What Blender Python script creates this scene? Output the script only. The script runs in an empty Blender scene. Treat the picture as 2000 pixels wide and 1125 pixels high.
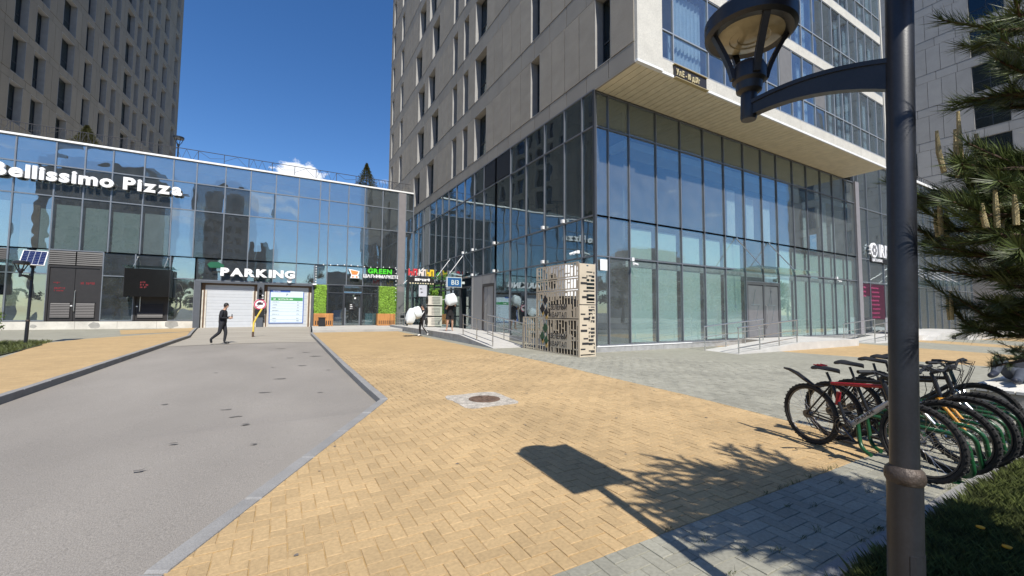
import bpy, bmesh, math, random
from mathutils import Vector, Matrix
R_ = math.radians
rnd = random.Random(7)
sc = bpy.context.scene
col = sc.collection

# ------------------------------------------------------------------ camera
cam_d = bpy.data.cameras.new('camera')
cam = bpy.data.objects.new('camera', cam_d); col.objects.link(cam)
CAMZ = 1.5
cam_d.sensor_width = 36; cam_d.lens = 14.4; cam_d.clip_start = 0.05; cam_d.clip_end = 3000
CAM_M = ((0.869527, -0.035462, -0.492611), (-0.493829, -0.047307, -0.868271), (0.007487, 0.998251, -0.058647))
cam.matrix_world = Matrix.Translation((0, 0, CAMZ)) @ Matrix(CAM_M).to_4x4()
sc.camera = cam

# ------------------------------------------------------------------ sky and sun
SUN = Vector((0.12, 1.0, -1.235)).normalized()            # the way the light travels
w = bpy.data.worlds.new('World'); sc.world = w; w.use_nodes = True
nt = w.node_tree; nt.nodes.clear()
N = nt.nodes.new
out = N('ShaderNodeOutputWorld'); bg = N('ShaderNodeBackground'); sky = N('ShaderNodeTexSky')
sky.sky_type = 'NISHITA'; sky.sun_disc = False
sky.sun_elevation = math.asin(-SUN.z); sky.sun_rotation = math.atan2(-SUN.x, -SUN.y)
sky.air_density = 1.0; sky.dust_density = 0.35; sky.ozone_density = 2.6; sky.altitude = 350
bg.inputs['Strength'].default_value = 0.108
tc = N('ShaderNodeTexCoord')
def vmath(op, a, b=None):
    n = N('ShaderNodeVectorMath'); n.operation = op
    if isinstance(a, tuple): n.inputs[0].default_value = a
    else: nt.links.new(a, n.inputs[0])
    if b is not None:
        if isinstance(b, tuple): n.inputs[1].default_value = b
        else: nt.links.new(b, n.inputs[1])
    return n
def fmath(op, a, b=0.0, c=None, clamp=False):
    n = N('ShaderNodeMath'); n.operation = op; n.use_clamp = clamp
    for i, x in enumerate((a, b) if c is None else (a, b, c)):
        if isinstance(x, (int, float)): n.inputs[i].default_value = x
        else: nt.links.new(x, n.inputs[i])
    return n.outputs[0]
d0 = tc.outputs['Generated']
def cloud_blob(center, sx, sz, k):                         # one small fair-weather cumulus near the horizon
    df = vmath('SUBTRACT', d0, center)
    ds = vmath('MULTIPLY', df.outputs[0], (1/sx, 1/sx, 1/sz))
    ln = vmath('LENGTH', ds.outputs[0]).outputs['Value']
    nz = N('ShaderNodeTexNoise'); nz.inputs['Scale'].default_value = 38; nz.inputs['Detail'].default_value = 7
    nz.inputs['Roughness'].default_value = 0.6
    nt.links.new(vmath('MULTIPLY', d0, (1, 1, 1.6)).outputs[0], nz.inputs['Vector'])
    v = fmath('SUBTRACT', fmath('MULTIPLY_ADD', nz.outputs['Fac'], 2.0, 0.0), ln)
    return fmath('MULTIPLY', v, k, clamp=True)
c1 = cloud_blob((0.028, 0.953, 0.292), 0.052, 0.020, 3.0)
# the same kind of cumulus all round the horizon, sparse
nz = N('ShaderNodeTexNoise'); nz.inputs['Scale'].default_value = 6.5; nz.inputs['Detail'].default_value = 8
nz.inputs['Roughness'].default_value = 0.58
nt.links.new(vmath('MULTIPLY', d0, (1, 1, 3.0)).outputs[0], nz.inputs['Vector'])
sep = N('ShaderNodeSeparateXYZ'); nt.links.new(d0, sep.inputs[0])
el = sep.outputs['Z']
band = fmath('SUBTRACT', 1.0, fmath('ABSOLUTE', fmath('DIVIDE', fmath('SUBTRACT', el, 0.2), 0.2)), clamp=True)
gen = fmath('MULTIPLY', fmath('SUBTRACT', fmath('MULTIPLY_ADD', band, 0.16, nz.outputs['Fac']), 0.735), 7.0, clamp=True)
cm = fmath('MAXIMUM', c1, gen, clamp=True)
mix = N('ShaderNodeMix'); mix.data_type = 'RGBA'
hs = N('ShaderNodeHueSaturation'); hs.inputs['Saturation'].default_value = 1.27; hs.inputs['Hue'].default_value = 0.507; nt.links.new(sky.outputs[0], hs.inputs['Color'])
nt.links.new(cm, mix.inputs['Factor']); nt.links.new(hs.outputs[0], mix.inputs['A'])
mix.inputs['B'].default_value = (7.6, 7.8, 8.2, 1)
nt.links.new(mix.outputs['Result'], bg.inputs['Color']); nt.links.new(bg.outputs[0], out.inputs['Surface'])
sd = bpy.data.lights.new('sun', 'SUN'); sd.energy = 4.4; sd.angle = R_(0.53); sd.color = (1.0, 0.955, 0.88)
so = bpy.data.objects.new('sun', sd); col.objects.link(so)
so.rotation_euler = (-SUN).to_track_quat('Z', 'Y').to_euler(); so.location = (-20, -60, 80)
vs = sc.view_settings
vs.view_transform = 'Standard'; vs.look = 'None'; vs.exposure = 0.45; vs.gamma = 1.0; vs.use_curve_mapping = False
cy = sc.cycles
cy.max_bounces = 7; cy.diffuse_bounces = 3; cy.glossy_bounces = 4; cy.transparent_max_bounces = 14; cy.transmission_bounces = 2
cy.caustics_reflective = False; cy.caustics_refractive = False; cy.sample_clamp_indirect = 6

# ------------------------------------------------------------------ materials
MATS = {}
def mat(name, c=(0.5, 0.5, 0.5), rough=0.6, metal=0.0, var=0.10, scale=3.0, bump=0.0, bscale=60.0, orand=0.0, stretch=(1, 1, 1),
        spec=0.5, speck=0.0, sscale=200.0, local=False):
    if name in MATS: return MATS[name]
    m = bpy.data.materials.new(name); m.use_nodes = True; t = m.node_tree; L = t.links.new; n = t.nodes.new
    b = t.nodes['Principled BSDF']; b.inputs['Roughness'].default_value = rough; b.inputs['Metallic'].default_value = metal
    b.inputs['Specular IOR Level'].default_value = spec
    if local: pos = n('ShaderNodeTexCoord').outputs['Object']
    else: pos = n('ShaderNodeNewGeometry').outputs['Position']
    mp = n('ShaderNodeVectorMath'); mp.operation = 'MULTIPLY'; mp.inputs[1].default_value = stretch; L(pos, mp.inputs[0])
    nz = n('ShaderNodeTexNoise'); nz.inputs['Scale'].default_value = scale; nz.inputs['Detail'].default_value = 6; L(mp.outputs[0], nz.inputs['Vector'])
    f = n('ShaderNodeMapRange'); L(nz.outputs['Fac'], f.inputs[0]); f.inputs[1].default_value = 0.25; f.inputs[2].default_value = 0.75
    f.inputs[3].default_value = 1 - var; f.inputs[4].default_value = 1 + var
    fac = f.outputs[0]
    def mul(a, bb):
        x = n('ShaderNodeMath'); x.operation = 'MULTIPLY'; L(a, x.inputs[0]); L(bb, x.inputs[1]); return x.outputs[0]
    if orand:
        oi = n('ShaderNodeObjectInfo'); g = n('ShaderNodeNewGeometry')
        ad = n('ShaderNodeMath'); ad.operation = 'ADD'; L(oi.outputs['Random'], ad.inputs[0]); L(g.outputs['Random Per Island'], ad.inputs[1])
        fr = n('ShaderNodeMath'); fr.operation = 'FRACT'; L(ad.outputs[0], fr.inputs[0])
        r = n('ShaderNodeMapRange'); L(fr.outputs[0], r.inputs[0]); r.inputs[3].default_value = 1 - orand; r.inputs[4].default_value = 1 + orand
        fac = mul(fac, r.outputs[0])
    if speck:
        sn = n('ShaderNodeTexNoise'); sn.inputs['Scale'].default_value = sscale; sn.inputs['Detail'].default_value = 3; L(mp.outputs[0], sn.inputs['Vector'])
        r = n('ShaderNodeMapRange'); L(sn.outputs['Fac'], r.inputs[0]); r.inputs[1].default_value = 0.3; r.inputs[2].default_value = 0.7
        r.inputs[3].default_value = 1 - speck; r.inputs[4].default_value = 1 + speck
        fac = mul(fac, r.outputs[0])
    vm = n('ShaderNodeVectorMath'); vm.operation = 'SCALE'; vm.inputs[0].default_value = c[:3]; L(fac, vm.inputs['Scale'])
    L(vm.outputs[0], b.inputs['Base Color'])
    if bump:
        bn = n('ShaderNodeTexNoise'); bn.inputs['Scale'].default_value = bscale; bn.inputs['Detail'].default_value = 4; L(mp.outputs[0], bn.inputs['Vector'])
        bp = n('ShaderNodeBump'); bp.inputs['Strength'].default_value = bump; bp.inputs['Distance'].default_value = 0.01
        L(bn.outputs['Fac'], bp.inputs['Height']); L(bp.outputs[0], b.inputs['Normal'])
    MATS[name] = m
    return m
def glass(name, tint, base, pillow=0.004, wave=0.004, rough=0.0, gcol=(0.82, 0.94, 0.98), dust=0.0):
    m = bpy.data.materials.new(name); m.use_nodes = True; t = m.node_tree; t.nodes.clear(); L = t.links.new; n = t.nodes.new
    o = n('ShaderNodeOutputMaterial'); mx = n('ShaderNodeMixShader'); tr = n('ShaderNodeBsdfTransparent'); gl = n('ShaderNodeBsdfGlossy')
    tr.inputs[0].default_value = (*tint, 1); gl.inputs['Color'].default_value = (*gcol, 1); gl.inputs['Roughness'].default_value = rough
    def M(op, a, b=0.0, c=None):
        x = n('ShaderNodeMath'); x.operation = op
        for i, v in enumerate((a, b) if c is None else (a, b, c)):
            if isinstance(v, (int, float)): x.inputs[i].default_value = v
            else: L(v, x.inputs[i])
        return x.outputs[0]
    g = n('ShaderNodeTexCoord'); sp = n('ShaderNodeSeparateXYZ'); L(g.outputs['Generated'], sp.inputs[0])
    sq = [M('POWER', M('ABSOLUTE', M('MULTIPLY_ADD', sp.outputs[i], 2.0, -1.0)), 2.6) for i in range(3)]
    s = M('ADD', M('ADD', sq[0], sq[1]), sq[2])
    oi = n('ShaderNodeObjectInfo'); am = M('MULTIPLY_ADD', oi.outputs['Random'], pillow * 2.0, -0.45 * pillow)
    geo = n('ShaderNodeNewGeometry')
    of = n('ShaderNodeVectorMath'); of.operation = 'SCALE'; of.inputs[0].default_value = (1, 1, 1)
    L(M('MULTIPLY', oi.outputs['Random'], 50.0), of.inputs['Scale'])
    ad = n('ShaderNodeVectorMath'); L(geo.outputs['Position'], ad.inputs[0]); L(of.outputs[0], ad.inputs[1])
    nz = n('ShaderNodeTexNoise'); nz.inputs['Scale'].default_value = 0.9; nz.inputs['Detail'].default_value = 1.0; L(ad.outputs[0], nz.inputs['Vector'])
    h = M('ADD', M('MULTIPLY', s, am), M('MULTIPLY', nz.outputs['Fac'], wave))
    bp = n('ShaderNodeBump'); bp.inputs['Distance'].default_value = 1.0; bp.inputs['Strength'].default_value = 1.0; L(h, bp.inputs['Height'])
    L(bp.outputs[0], gl.inputs['Normal'])
    fr = n('ShaderNodeLayerWeight'); fr.inputs[0].default_value = 0.5      # both faces of a sheet reflect alike
    fac = M('MULTIPLY_ADD', M('POWER', fr.outputs['Facing'], 3.2), (1 - base) * 0.8, base)
    L(fac, mx.inputs[0]); L(tr.outputs[0], mx.inputs[1]); L(gl.outputs[0], mx.inputs[2]); last = mx
    if dust:                                                # a thin uneven film of dust on the sheet
        df = n('ShaderNodeBsdfDiffuse'); df.inputs['Color'].default_value = (.55, .56, .56, 1); m2 = n('ShaderNodeMixShader')
        dn = n('ShaderNodeTexNoise'); dn.inputs['Scale'].default_value = 1.7; dn.inputs['Detail'].default_value = 6; L(ad.outputs[0], dn.inputs['Vector'])
        L(M('MULTIPLY', M('MULTIPLY_ADD', dn.outputs['Fac'], 1.4, .3), dust), m2.inputs[0]); L(mx.outputs[0], m2.inputs[1]); L(df.outputs[0], m2.inputs[2]); last = m2
    L(last.outputs[0], o.inputs[0])
    MATS[name] = m
    return m

M_frame = mat('dark_aluminium', (0.055, 0.06, 0.068), 0.45, 0.3, 0.08)
M_fr2 = mat('mid_grey_aluminium', (0.17, 0.18, 0.20), 0.45, 0.3, 0.08)
M_trim = mat('white_trim', (0.78, 0.78, 0.76), 0.5)
M_clad = mat('stone_cladding', (0.325, 0.292, 0.243), 0.85, 0, 0.10, 1.2, 0.9, 55, 0.05, stretch=(1, 1, 1.8), speck=0.10, sscale=30)
M_claddark = mat('stone_cladding_tan', (0.255, 0.218, 0.163), 0.85, 0, 0.10, 1.0, 0.8, 50, 0.06, stretch=(1, 1, 0.4), speck=0.08, sscale=25)
M_cladgrey = mat('stone_cladding_grey', (0.36, 0.345, 0.32), 0.85, 0, 0.08, 1.0, 0.8, 50, 0.05, speck=0.06, sscale=25)
M_bandgrey = mat('smooth_band_panel', (0.29, 0.266, 0.228), 0.7, 0, 0.10, 0.8, 0.2, 40, 0.06)
M_clw = mat('white_stone_cladding', (0.56, 0.535, 0.47), 0.85, 0, 0.08, 2.0, 0.9, 45, 0.03, speck=0.14, sscale=28)
M_reveal = mat('reveal_panel', (0.34, 0.33, 0.31), 0.6)
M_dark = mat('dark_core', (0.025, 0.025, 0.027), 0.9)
M_int = mat('dark_interior', (0.12, 0.13, 0.14), 0.9, var=0.4, scale=0.6)
M_soffit = mat('cream_soffit_board', (0.72, 0.65, 0.48), 0.6, orand=0.03)
M_blind = mat('pale_roller_blind', (0.78, 0.86, 0.80), 0.9, var=0.05, scale=1.5)
M_film = mat('frosted_green_film', (0.70, 0.84, 0.78), 0.9, var=0.06, scale=0.8, speck=0.03, sscale=6)
M_curtain = mat('white_curtain', (0.80, 0.82, 0.84), 0.95)
M_wood = mat('brown_wood_door', (0.36, 0.22, 0.11), 0.6, stretch=(6, 6, 0.5))
G_wing = glass('coated_wing_glass', (0.76, 0.82, 0.82), 0.32, 0.0065, 0.005, dust=.045)
G_side = glass('coated_side_glass', (0.62, 0.70, 0.72), 0.20, 0.0024, 0.0035, dust=.03)
G_front = glass('coated_front_glass', (0.84, 0.91, 0.90), 0.185, 0.0018, 0.002, dust=.075)
G_over = glass('tower_window_glass', (0.74, 0.82, 0.86), 0.13, 0.0018, 0.002, dust=.05)
G_win = glass('dark_window_glass', (0.45, 0.5, 0.52), 0.06, 0.001, 0.003)
G_canopy = glass('clear_canopy_glass', (0.86, 0.92, 0.90), 0.04, 0, 0)
M_steel = mat('brushed_steel', (0.55, 0.54, 0.52), 0.32, 0.9)
M_pole = mat('black_grey_paint', (0.016, 0.018, 0.023), 0.40, 0.0, 0.25, 9, 0.04, 160, speck=0.15, sscale=90)
M_black = mat('black_plastic', (0.014, 0.014, 0.015), 0.5)
M_white = mat('white_plastic', (0.80, 0.80, 0.79), 0.45)
M_conc = mat('pale_concrete', (0.46, 0.44, 0.40), 0.9, var=0.16, scale=1.5, bump=0.3, bscale=40, speck=0.12, sscale=60)
M_granite = mat('grey_granite', (0.33, 0.33, 0.32), 0.7, var=0.22, scale=4, speck=0.3, sscale=90)
M_kerb = mat('grey_kerb_stone', (0.25, 0.245, 0.235), 0.9, var=0.15, scale=3, bump=0.5, bscale=80, speck=0.15, sscale=120)
M_leafwall = mat('bright_artificial_leaf', (0.24, 0.42, 0.045), 0.6, orand=0.45, var=0.2)
M_pallet = mat('orange_pallet_wood', (0.48, 0.22, 0.07), 0.7, orand=0.2, stretch=(1, 1, 1))

# ------------------------------------------------------------------ mesh helpers
WL = {}
def basis(u, n):                                           # local (u, depth outwards, z) to world
    u = Vector(u); n = Vector(n)
    return lambda a, d, z: u * a + n * d + Vector((0, 0, z))
AXY = basis((1, 0, 0), (0, -1, 0)); AXX = basis((0, 1, 0), (-1, 0, 0))
class MB:
    def __init__(s): s.v = []; s.f = []; s.m = []
    def add(s, vs, fs, m=0):
        o = len(s.v); s.v += [Vector(v) for v in vs]; s.f += [[i + o for i in f] for f in fs]; s.m += [m] * len(fs); return s
    def box(s, x0, y0, z0, x1, y1, z1, m=0, B=None):
        c = [(x, y, z) for z in (z0, z1) for y in (y0, y1) for x in (x0, x1)]
        if B: c = [B(*p) for p in c]
        return s.add(c, [(0, 2, 3, 1), (4, 5, 7, 6), (0, 1, 5, 4), (2, 6, 7, 3), (0, 4, 6, 2), (1, 3, 7, 5)], m)
    def beam(s, p, q, a, b, m=0, up=(0, 0, 1)):            # square bar from p to q, a wide, b high
        p = Vector(p); q = Vector(q); d = (q - p).normalized(); sd_ = d.cross(Vector(up))
        if sd_.length < 1e-4: sd_ = d.cross(Vector((1, 0, 0)))
        sd_.normalize(); u = sd_.cross(d)
        c = [r + sd_ * x * a / 2 + u * y * b / 2 for r in (p, q) for (x, y) in ((-1, -1), (1, -1), (1, 1), (-1, 1))]
        return s.add(c, [(0, 1, 2, 3), (7, 6, 5, 4), (0, 4, 5, 1), (1, 5, 6, 2), (2, 6, 7, 3), (3, 7, 4, 0)], m)
    def tube(s, pts, r, n=8, m=0, closed=False, sx=1.0):
        pts = [Vector(p) for p in pts]; k = len(pts); rr = r if isinstance(r, (list, tuple)) else [r] * k
        vs = []; ref = None
        for i, p in enumerate(pts):
            a = pts[(i - 1) % k] if (i > 0 or closed) else p; b = pts[(i + 1) % k] if (i < k - 1 or closed) else p
            d = (b - a).normalized()
            if ref is None:
                ref = d.orthogonal().normalized()
            ref = (ref - d * ref.dot(d)).normalized(); bi = d.cross(ref)
            vs += [p + (ref * math.cos(2 * math.pi * j / n) + bi * math.sin(2 * math.pi * j / n) * sx) * rr[i] for j in range(n)]
        fs = []
        for i in range(k if closed else k - 1):
            for j in range(n):
                a = i * n + j; b = i * n + (j + 1) % n; c = ((i + 1) % k) * n + (j + 1) % n; d = ((i + 1) % k) * n + j
                fs.append((a, b, c, d))
        if not closed: fs += [tuple(range(n))[::-1], tuple(range((k - 1) * n, k * n))]
        return s.add(vs, fs, m)
    def lathe(s, prof, c=(0, 0, 0), n=24, m=0, axis=None):
        c = Vector(c); vs = []; fs = []; k = len(prof)
        q = Vector((0, 0, 1)).rotation_difference(Vector(axis)) if axis else None
        for r, z in prof:
            for j in range(n):
                p = Vector((r * math.cos(2 * math.pi * j / n), r * math.sin(2 * math.pi * j / n), z))
                if q: p = q @ p
                vs.append(c + p)
        for i in range(k - 1):
            for j in range(n): fs.append((i * n + j, i * n + (j + 1) % n, (i + 1) * n + (j + 1) % n, (i + 1) * n + j))
        fs += [tuple(range(n))[::-1], tuple(range((k - 1) * n, k * n))]
        return s.add(vs, fs, m)
    def prism(s, poly, z0, z1, m=0, B=None, cham=0.0):     # poly in plan; B maps (x, y, z)
        k = len(poly); T = B or (lambda x, y, z: Vector((x, y, z)))
        if cham:
            cx = sum(p[0] for p in poly) / k; cy_ = sum(p[1] for p in poly) / k
            ins = []
            for (x, y) in poly:
                l = math.hypot(x - cx, y - cy_) or 1; ins.append((x - (x - cx) / l * cham * 1.4, y - (y - cy_) / l * cham * 1.4))
            vs = [T(x, y, z0) for x, y in poly] + [T(x, y, z1 - cham) for x, y in poly] + [T(x, y, z1) for x, y in ins]
            fs = [tuple(range(2 * k, 3 * k))]
            for l in (0, 1): fs += [(l * k + i, l * k + (i + 1) % k, (l + 1) * k + (i + 1) % k, (l + 1) * k + i) for i in range(k)]
        else:
            vs = [T(x, y, z0) for x, y in poly] + [T(x, y, z1) for x, y in poly]
            fs = [tuple(range(k))[::-1], tuple(range(k, 2 * k))] + [(i, (i + 1) % k, k + (i + 1) % k, k + i) for i in range(k)]
        return s.add(vs, fs, m)
    def mesh(s, name, mats, smooth=False, off=Vector((0, 0, 0)), recalc=True):
        me = bpy.data.meshes.new(name); me.from_pydata([tuple(v - off) for v in s.v], [], s.f)
        for mm in (mats if isinstance(mats, (list, tuple)) else [mats]): me.materials.append(mm)
        if any(s.m): me.polygons.foreach_set('material_index', s.m)
        if recalc:
            b = bmesh.new(); b.from_mesh(me); bmesh.ops.recalc_face_normals(b, faces=b.faces); b.to_mesh(me); b.free()
        if smooth:
            me.polygons.foreach_set('use_smooth', [True] * len(me.polygons)); me.set_sharp_from_angle(angle=R_(40))
        me.update(); return me
def link(name, data, parent=None, loc=(0, 0, 0)):
    o = bpy.data.objects.new(name, data); col.objects.link(o)
    if parent: o.parent = parent
    o.location = loc; WL[o] = WL.get(parent, Vector((0, 0, 0))) + Vector(loc)
    return o
def tag(o, label, cat, group=None):
    o['label'] = label; o['category'] = cat
    if group: o['group'] = group
    return o
def thing(name, label, cat, loc=(0, 0, 0), group=None, rz=0.0):
    o = link(name, None, None, loc); o.empty_display_size = 0.2; o.rotation_euler.z = rz
    return tag(o, label, cat, group)
def part(name, mb, mats, parent, smooth=False, local=False, stuff=False):
    o = link(name, mb.mesh(name, mats, smooth, Vector((0, 0, 0)) if local else WL[parent]), parent)
    if stuff: o['kind'] = 'stuff'
    return o
def single(name, mb, mats, label, cat, base, group=None, smooth=False):   # a thing that is one mesh
    o = link(name, mb.mesh(name, mats, smooth, Vector(base)), None, base); return tag(o, label, cat, group)
def struct(name, mb, mats, smooth=False, recalc=True):
    o = link(name, mb.mesh(name, mats, smooth, recalc=recalc)); o['kind'] = 'structure'; return o
CACHE = {}
def piece(name, key, mk, parent, at):                      # alike pieces share mesh data; `at` is a world point
    if key not in CACHE: CACHE[key] = mk()
    return link(name, CACHE[key], parent, Vector(at) - WL[parent])
def copy_tree(o, parent=None, loc=None, rz=None):
    c = o.copy(); col.objects.link(c); c.parent = parent
    if loc is not None: c.location = loc
    if rz is not None: c.rotation_euler.z = rz
    WL[c] = Vector(c.location)
    for ch in list(o.children): copy_tree(ch, c)
    return c
GLY = {}
def glyph(ch, bold, depth):
    k = (ch, bold, depth)
    if k not in GLY:
        cu = bpy.data.curves.new('t', 'FONT'); cu.body = ch; cu.size = 1.0; cu.offset = bold; cu.extrude = depth / 2; cu.resolution_u = 3
        ob = bpy.data.objects.new('t', cu); me = bpy.data.meshes.new_from_object(ob)
        vs_ = [v.co.copy() for v in me.vertices]; fs_ = [list(p.vertices) for p in me.polygons]
        bpy.data.objects.remove(ob); bpy.data.curves.remove(cu); bpy.data.meshes.remove(me)
        GLY[k] = (vs_, fs_)
    return GLY[k]
def text_mb(mb, s, o, u, v, n, h, bold=0.0, depth=0.02, gap=0.09, wide=1.0, m=0, centre=False, each=None):
    # h = capital height; text runs along u, up v, faces n; returns end point
    u = Vector(u); v = Vector(v); n = Vector(n); sc_ = h / 0.72; x = 0.0; items = []
    for ch in s:
        if ch == ' ': x += 0.30 * sc_ * wide; continue
        vs_, fs_ = glyph(ch, bold, depth / sc_)
        if not vs_: continue
        x0 = min(p.x for p in vs_); x1 = max(p.x for p in vs_)
        items.append((ch, x - x0 * sc_ * wide, vs_, fs_)); x += (x1 - x0 + gap) * sc_ * wide
    sh = -x / 2 if centre else 0.0
    for ch, xo, vs_, fs_ in items:
        q = [Vector(o) + u * (xo + sh + p.x * sc_ * wide) + v * (p.y * sc_) + n * (p.z * sc_ + depth / 2) for p in vs_]
        if each: e = MB(); e.add(q, fs_); each(e)
        else: mb.add(q, fs_, m)
    return x
def sign_letters(parent, s, o, u, n, h, material, bold=0.02, depth=0.06, gap=0.09, wide=1.0, name='letter'):
    def each(e):
        c = sum(e.v, Vector((0, 0, 0))) / len(e.v)
        link(name, e.mesh(name, material, off=c, recalc=False), parent, c - WL[parent])
    return text_mb(None, s, o, u, (0, 0, 1), n, h, bold, depth, gap, wide, each=each)

def gz(y): return 0.0085 * max(0.0, min(y, 36.0) - 8.0)    # the ground climbs slightly towards the far wing
# ================================================================== ground
M_base = mat('bare_ground', (0.17, 0.16, 0.14), 0.95, var=0.2, scale=0.3)
M_asph = mat('worn_grey_asphalt', (0.258, 0.236, 0.207), 0.92, var=0.17, scale=0.5, stretch=(1, .45, 1), bump=0.5, bscale=150, speck=0.24, sscale=140)
M_asph2 = mat('dark_street_asphalt', (0.07, 0.07, 0.07), 0.92, var=0.1)
M_apron = mat('dusty_concrete_apron', (0.33, 0.30, 0.25), 0.95, var=0.22, scale=0.8, stretch=(0.35, 2.2, 1), bump=0.3, bscale=60, speck=0.12, sscale=60)
def paver_sheet(name, c, joint):
    m = mat(name, c, 0.9, 0, 0.09, 0.9, 0, 40, speck=0.06, sscale=9)
    t = m.node_tree; b = t.nodes['Principled BSDF']; L = t.links.new; n = t.nodes.new
    br = n('ShaderNodeTexBrick'); br.inputs['Scale'].default_value = 1.0; br.inputs['Brick Width'].default_value = 0.2; br.inputs['Row Height'].default_value = 0.1
    br.inputs['Mortar Size'].default_value = 0.006; br.inputs['Color1'].default_value = (1.05, 1.05, 1.05, 1); br.inputs['Color2'].default_value = (0.9, 0.9, 0.9, 1)
    br.inputs['Mortar'].default_value = (*joint, 1)
    L(n('ShaderNodeNewGeometry').outputs['Position'], br.inputs['Vector'])
    src = b.inputs['Base Color'].links[0].from_socket; mx = n('ShaderNodeVectorMath'); mx.operation = 'MULTIPLY'
    L(src, mx.inputs[0]); L(br.outputs['Color'], mx.inputs[1]); L(mx.outputs[0], b.inputs['Base Color'])
    return m
ORANGE = (0.435, 0.305, 0.155); GREY = (0.285, 0.275, 0.222)
M_po = paver_sheet('sand_orange_paving', ORANGE, (0.9, 0.85, 0.7)); M_pg = paver_sheet('grey_green_paving', GREY, (0.85, 0.85, 0.8))
M_bo = mat('sand_orange_paver', tuple(c * 1.0 for c in ORANGE), 0.88, 0, 0.17, 0.75, 0.35, 120, 0.09, speck=0.13, sscale=40)
M_bg = mat('grey_green_paver', tuple(c * 1.0 for c in GREY), 0.88, 0, 0.17, 0.8, 0.35, 120, 0.12, speck=0.13, sscale=40)
M_lawn = mat('lawn_soil', (0.045, 0.05, 0.02), 0.95, var=0.4, scale=3)

def clip(poly, a, b, c):                                   # keep a*x + b*y >= c
    o = []
    for i in range(len(poly)):
        p = poly[i]; q = poly[(i + 1) % len(poly)]; dp = a * p[0] + b * p[1] - c; dq = a * q[0] + b * q[1] - c
        if dp >= 0: o.append(p)
        if (dp >= 0) != (dq >= 0):
            t = dp / (dp - dq); o.append((p[0] + t * (q[0] - p[0]), p[1] + t * (q[1] - p[1])))
    return o
def sheet(mb, poly, dz, m=0):
    for (c0, c1) in ((-500, 8), (8, 36), (36, 500)):
        q = clip(clip(poly, 0, 1, c0), 0, -1, -c1)
        if len(q) > 2: mb.add([(x, y, gz(y) + dz) for x, y in q], [tuple(range(len(q)))], m)
g = MB(); g.add([(-900, -900, -0.26), (900, -900, -0.26), (900, 900, -0.26), (-900, 900, -0.26)], [(0, 1, 2, 3)])
struct('ground', g, M_base)
g = MB(); g.add([(-300, -27, -0.2), (300, -27, -0.2), (300, -9, -0.2), (-300, -9, -0.2)], [(0, 1, 2, 3)])
struct('street', g, M_asph2)
# the driveway down to the garage doors
rows = [(-9.5, -16.5, -6.9, -0.19, -0.19), (-3, -11, -3.86, -.14, -0.03), (2.0, -7.5, -1.22, -.13, -0.02), (3.14, -6.7, -0.62, -.13, -.02), (5.0, -5.5, 0.36, -.13, -.02), (6.6, -4.6, 1.21, -.13, -.035),
        (7.25, -4.3, 1.55, -.13, -.10), (9.0, -4.0, 1.55, -.13, -.12), (12, -4.0, 1.55, -.13, -.12), (27, -4.0, 1.68, -.13, -.12), (36.4, -4.95, 2.25, -.03, -.03)]
g = MB(); vs_ = []
for (y, xl, xr, zl, zr) in rows:
    for k in range(5):
        t = k / 4; vs_.append((xl + (xr - xl) * t, y, gz(y) + zl + (zr - zl) * t + 0.03 * math.sin(math.pi * t) * (1 if y > 7 else 0.3)))
g.add(vs_, [(r * 5 + k, r * 5 + k + 1, r * 5 + 6 + k, r * 5 + 5 + k) for r in range(len(rows) - 1) for k in range(4)])
struct('driveway', g, M_asph)
def road_z(x, y):
    for a, b in zip(rows, rows[1:]):
        if a[0] <= y <= b[0]:
            s = (y - a[0]) / (b[0] - a[0]); xl, xr, zl, zr = [a[i] + (b[i] - a[i]) * s for i in (1, 2, 3, 4)]
            t = (x - xl) / (xr - xl); return gz(y) + zl + (zr - zl) * t + 0.03 * math.sin(math.pi * min(1, max(0, t)))
    return 0
g = MB(); ys = [21.4, 24, 27, 30, 33, 36.35]; vs_ = []
for y in ys:
    for k in range(9):
        x = -3.97 - max(0, y - 27) * 0.1 + (5.6 + max(0, y - 27) * 0.155) * k / 8; vs_.append((x, y + (0.5 if y < 22 else 0) * k / 8, road_z(x, y) + 0.012))
g.add(vs_, [(r * 9 + k, r * 9 + k + 1, r * 9 + 10 + k, r * 9 + 9 + k) for r in range(len(ys) - 1) for k in range(8)])
struct('concrete_apron', g, M_apron)
M_spot = mat('oil_stain', (0.13, 0.12, 0.108), 0.8, var=0.3, scale=8)
g = MB()
for (x, y, r) in [(1.1, 15.5, .22), (0.9, 16.9, .13), (.35, 15.2, .14), (.6, 13.1, .12), (.1, 10.9, .13), (-.2, 9.3, .1), (-.65, 8.0, .09), (-.35, 6.7, .06), (.15, 18.6, .15), (-.5, 7.4, .07), (-1.1, 5.2, .05), (-1.6, 8.9, .06), (-1.0, 6.1, .04), (0.75, 8.9, .05), (-.2, 5.6, .035), (1.2, 12.0, .07), (-.1, 13.0, .06), (-1.3, 12.5, .05)]:
    k = 11; pts = [(x + r * 1.2 * math.cos(6.283 * i / k) * rnd.uniform(.35, 1.2), y + r * .7 * math.sin(6.283 * i / k) * rnd.uniform(.35, 1.2)) for i in range(k)]
    g.add([(p, q, road_z(p, q) + 0.006) for p, q in pts], [tuple(range(k))])
struct('stain_on_driveway', g, M_spot)

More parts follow.
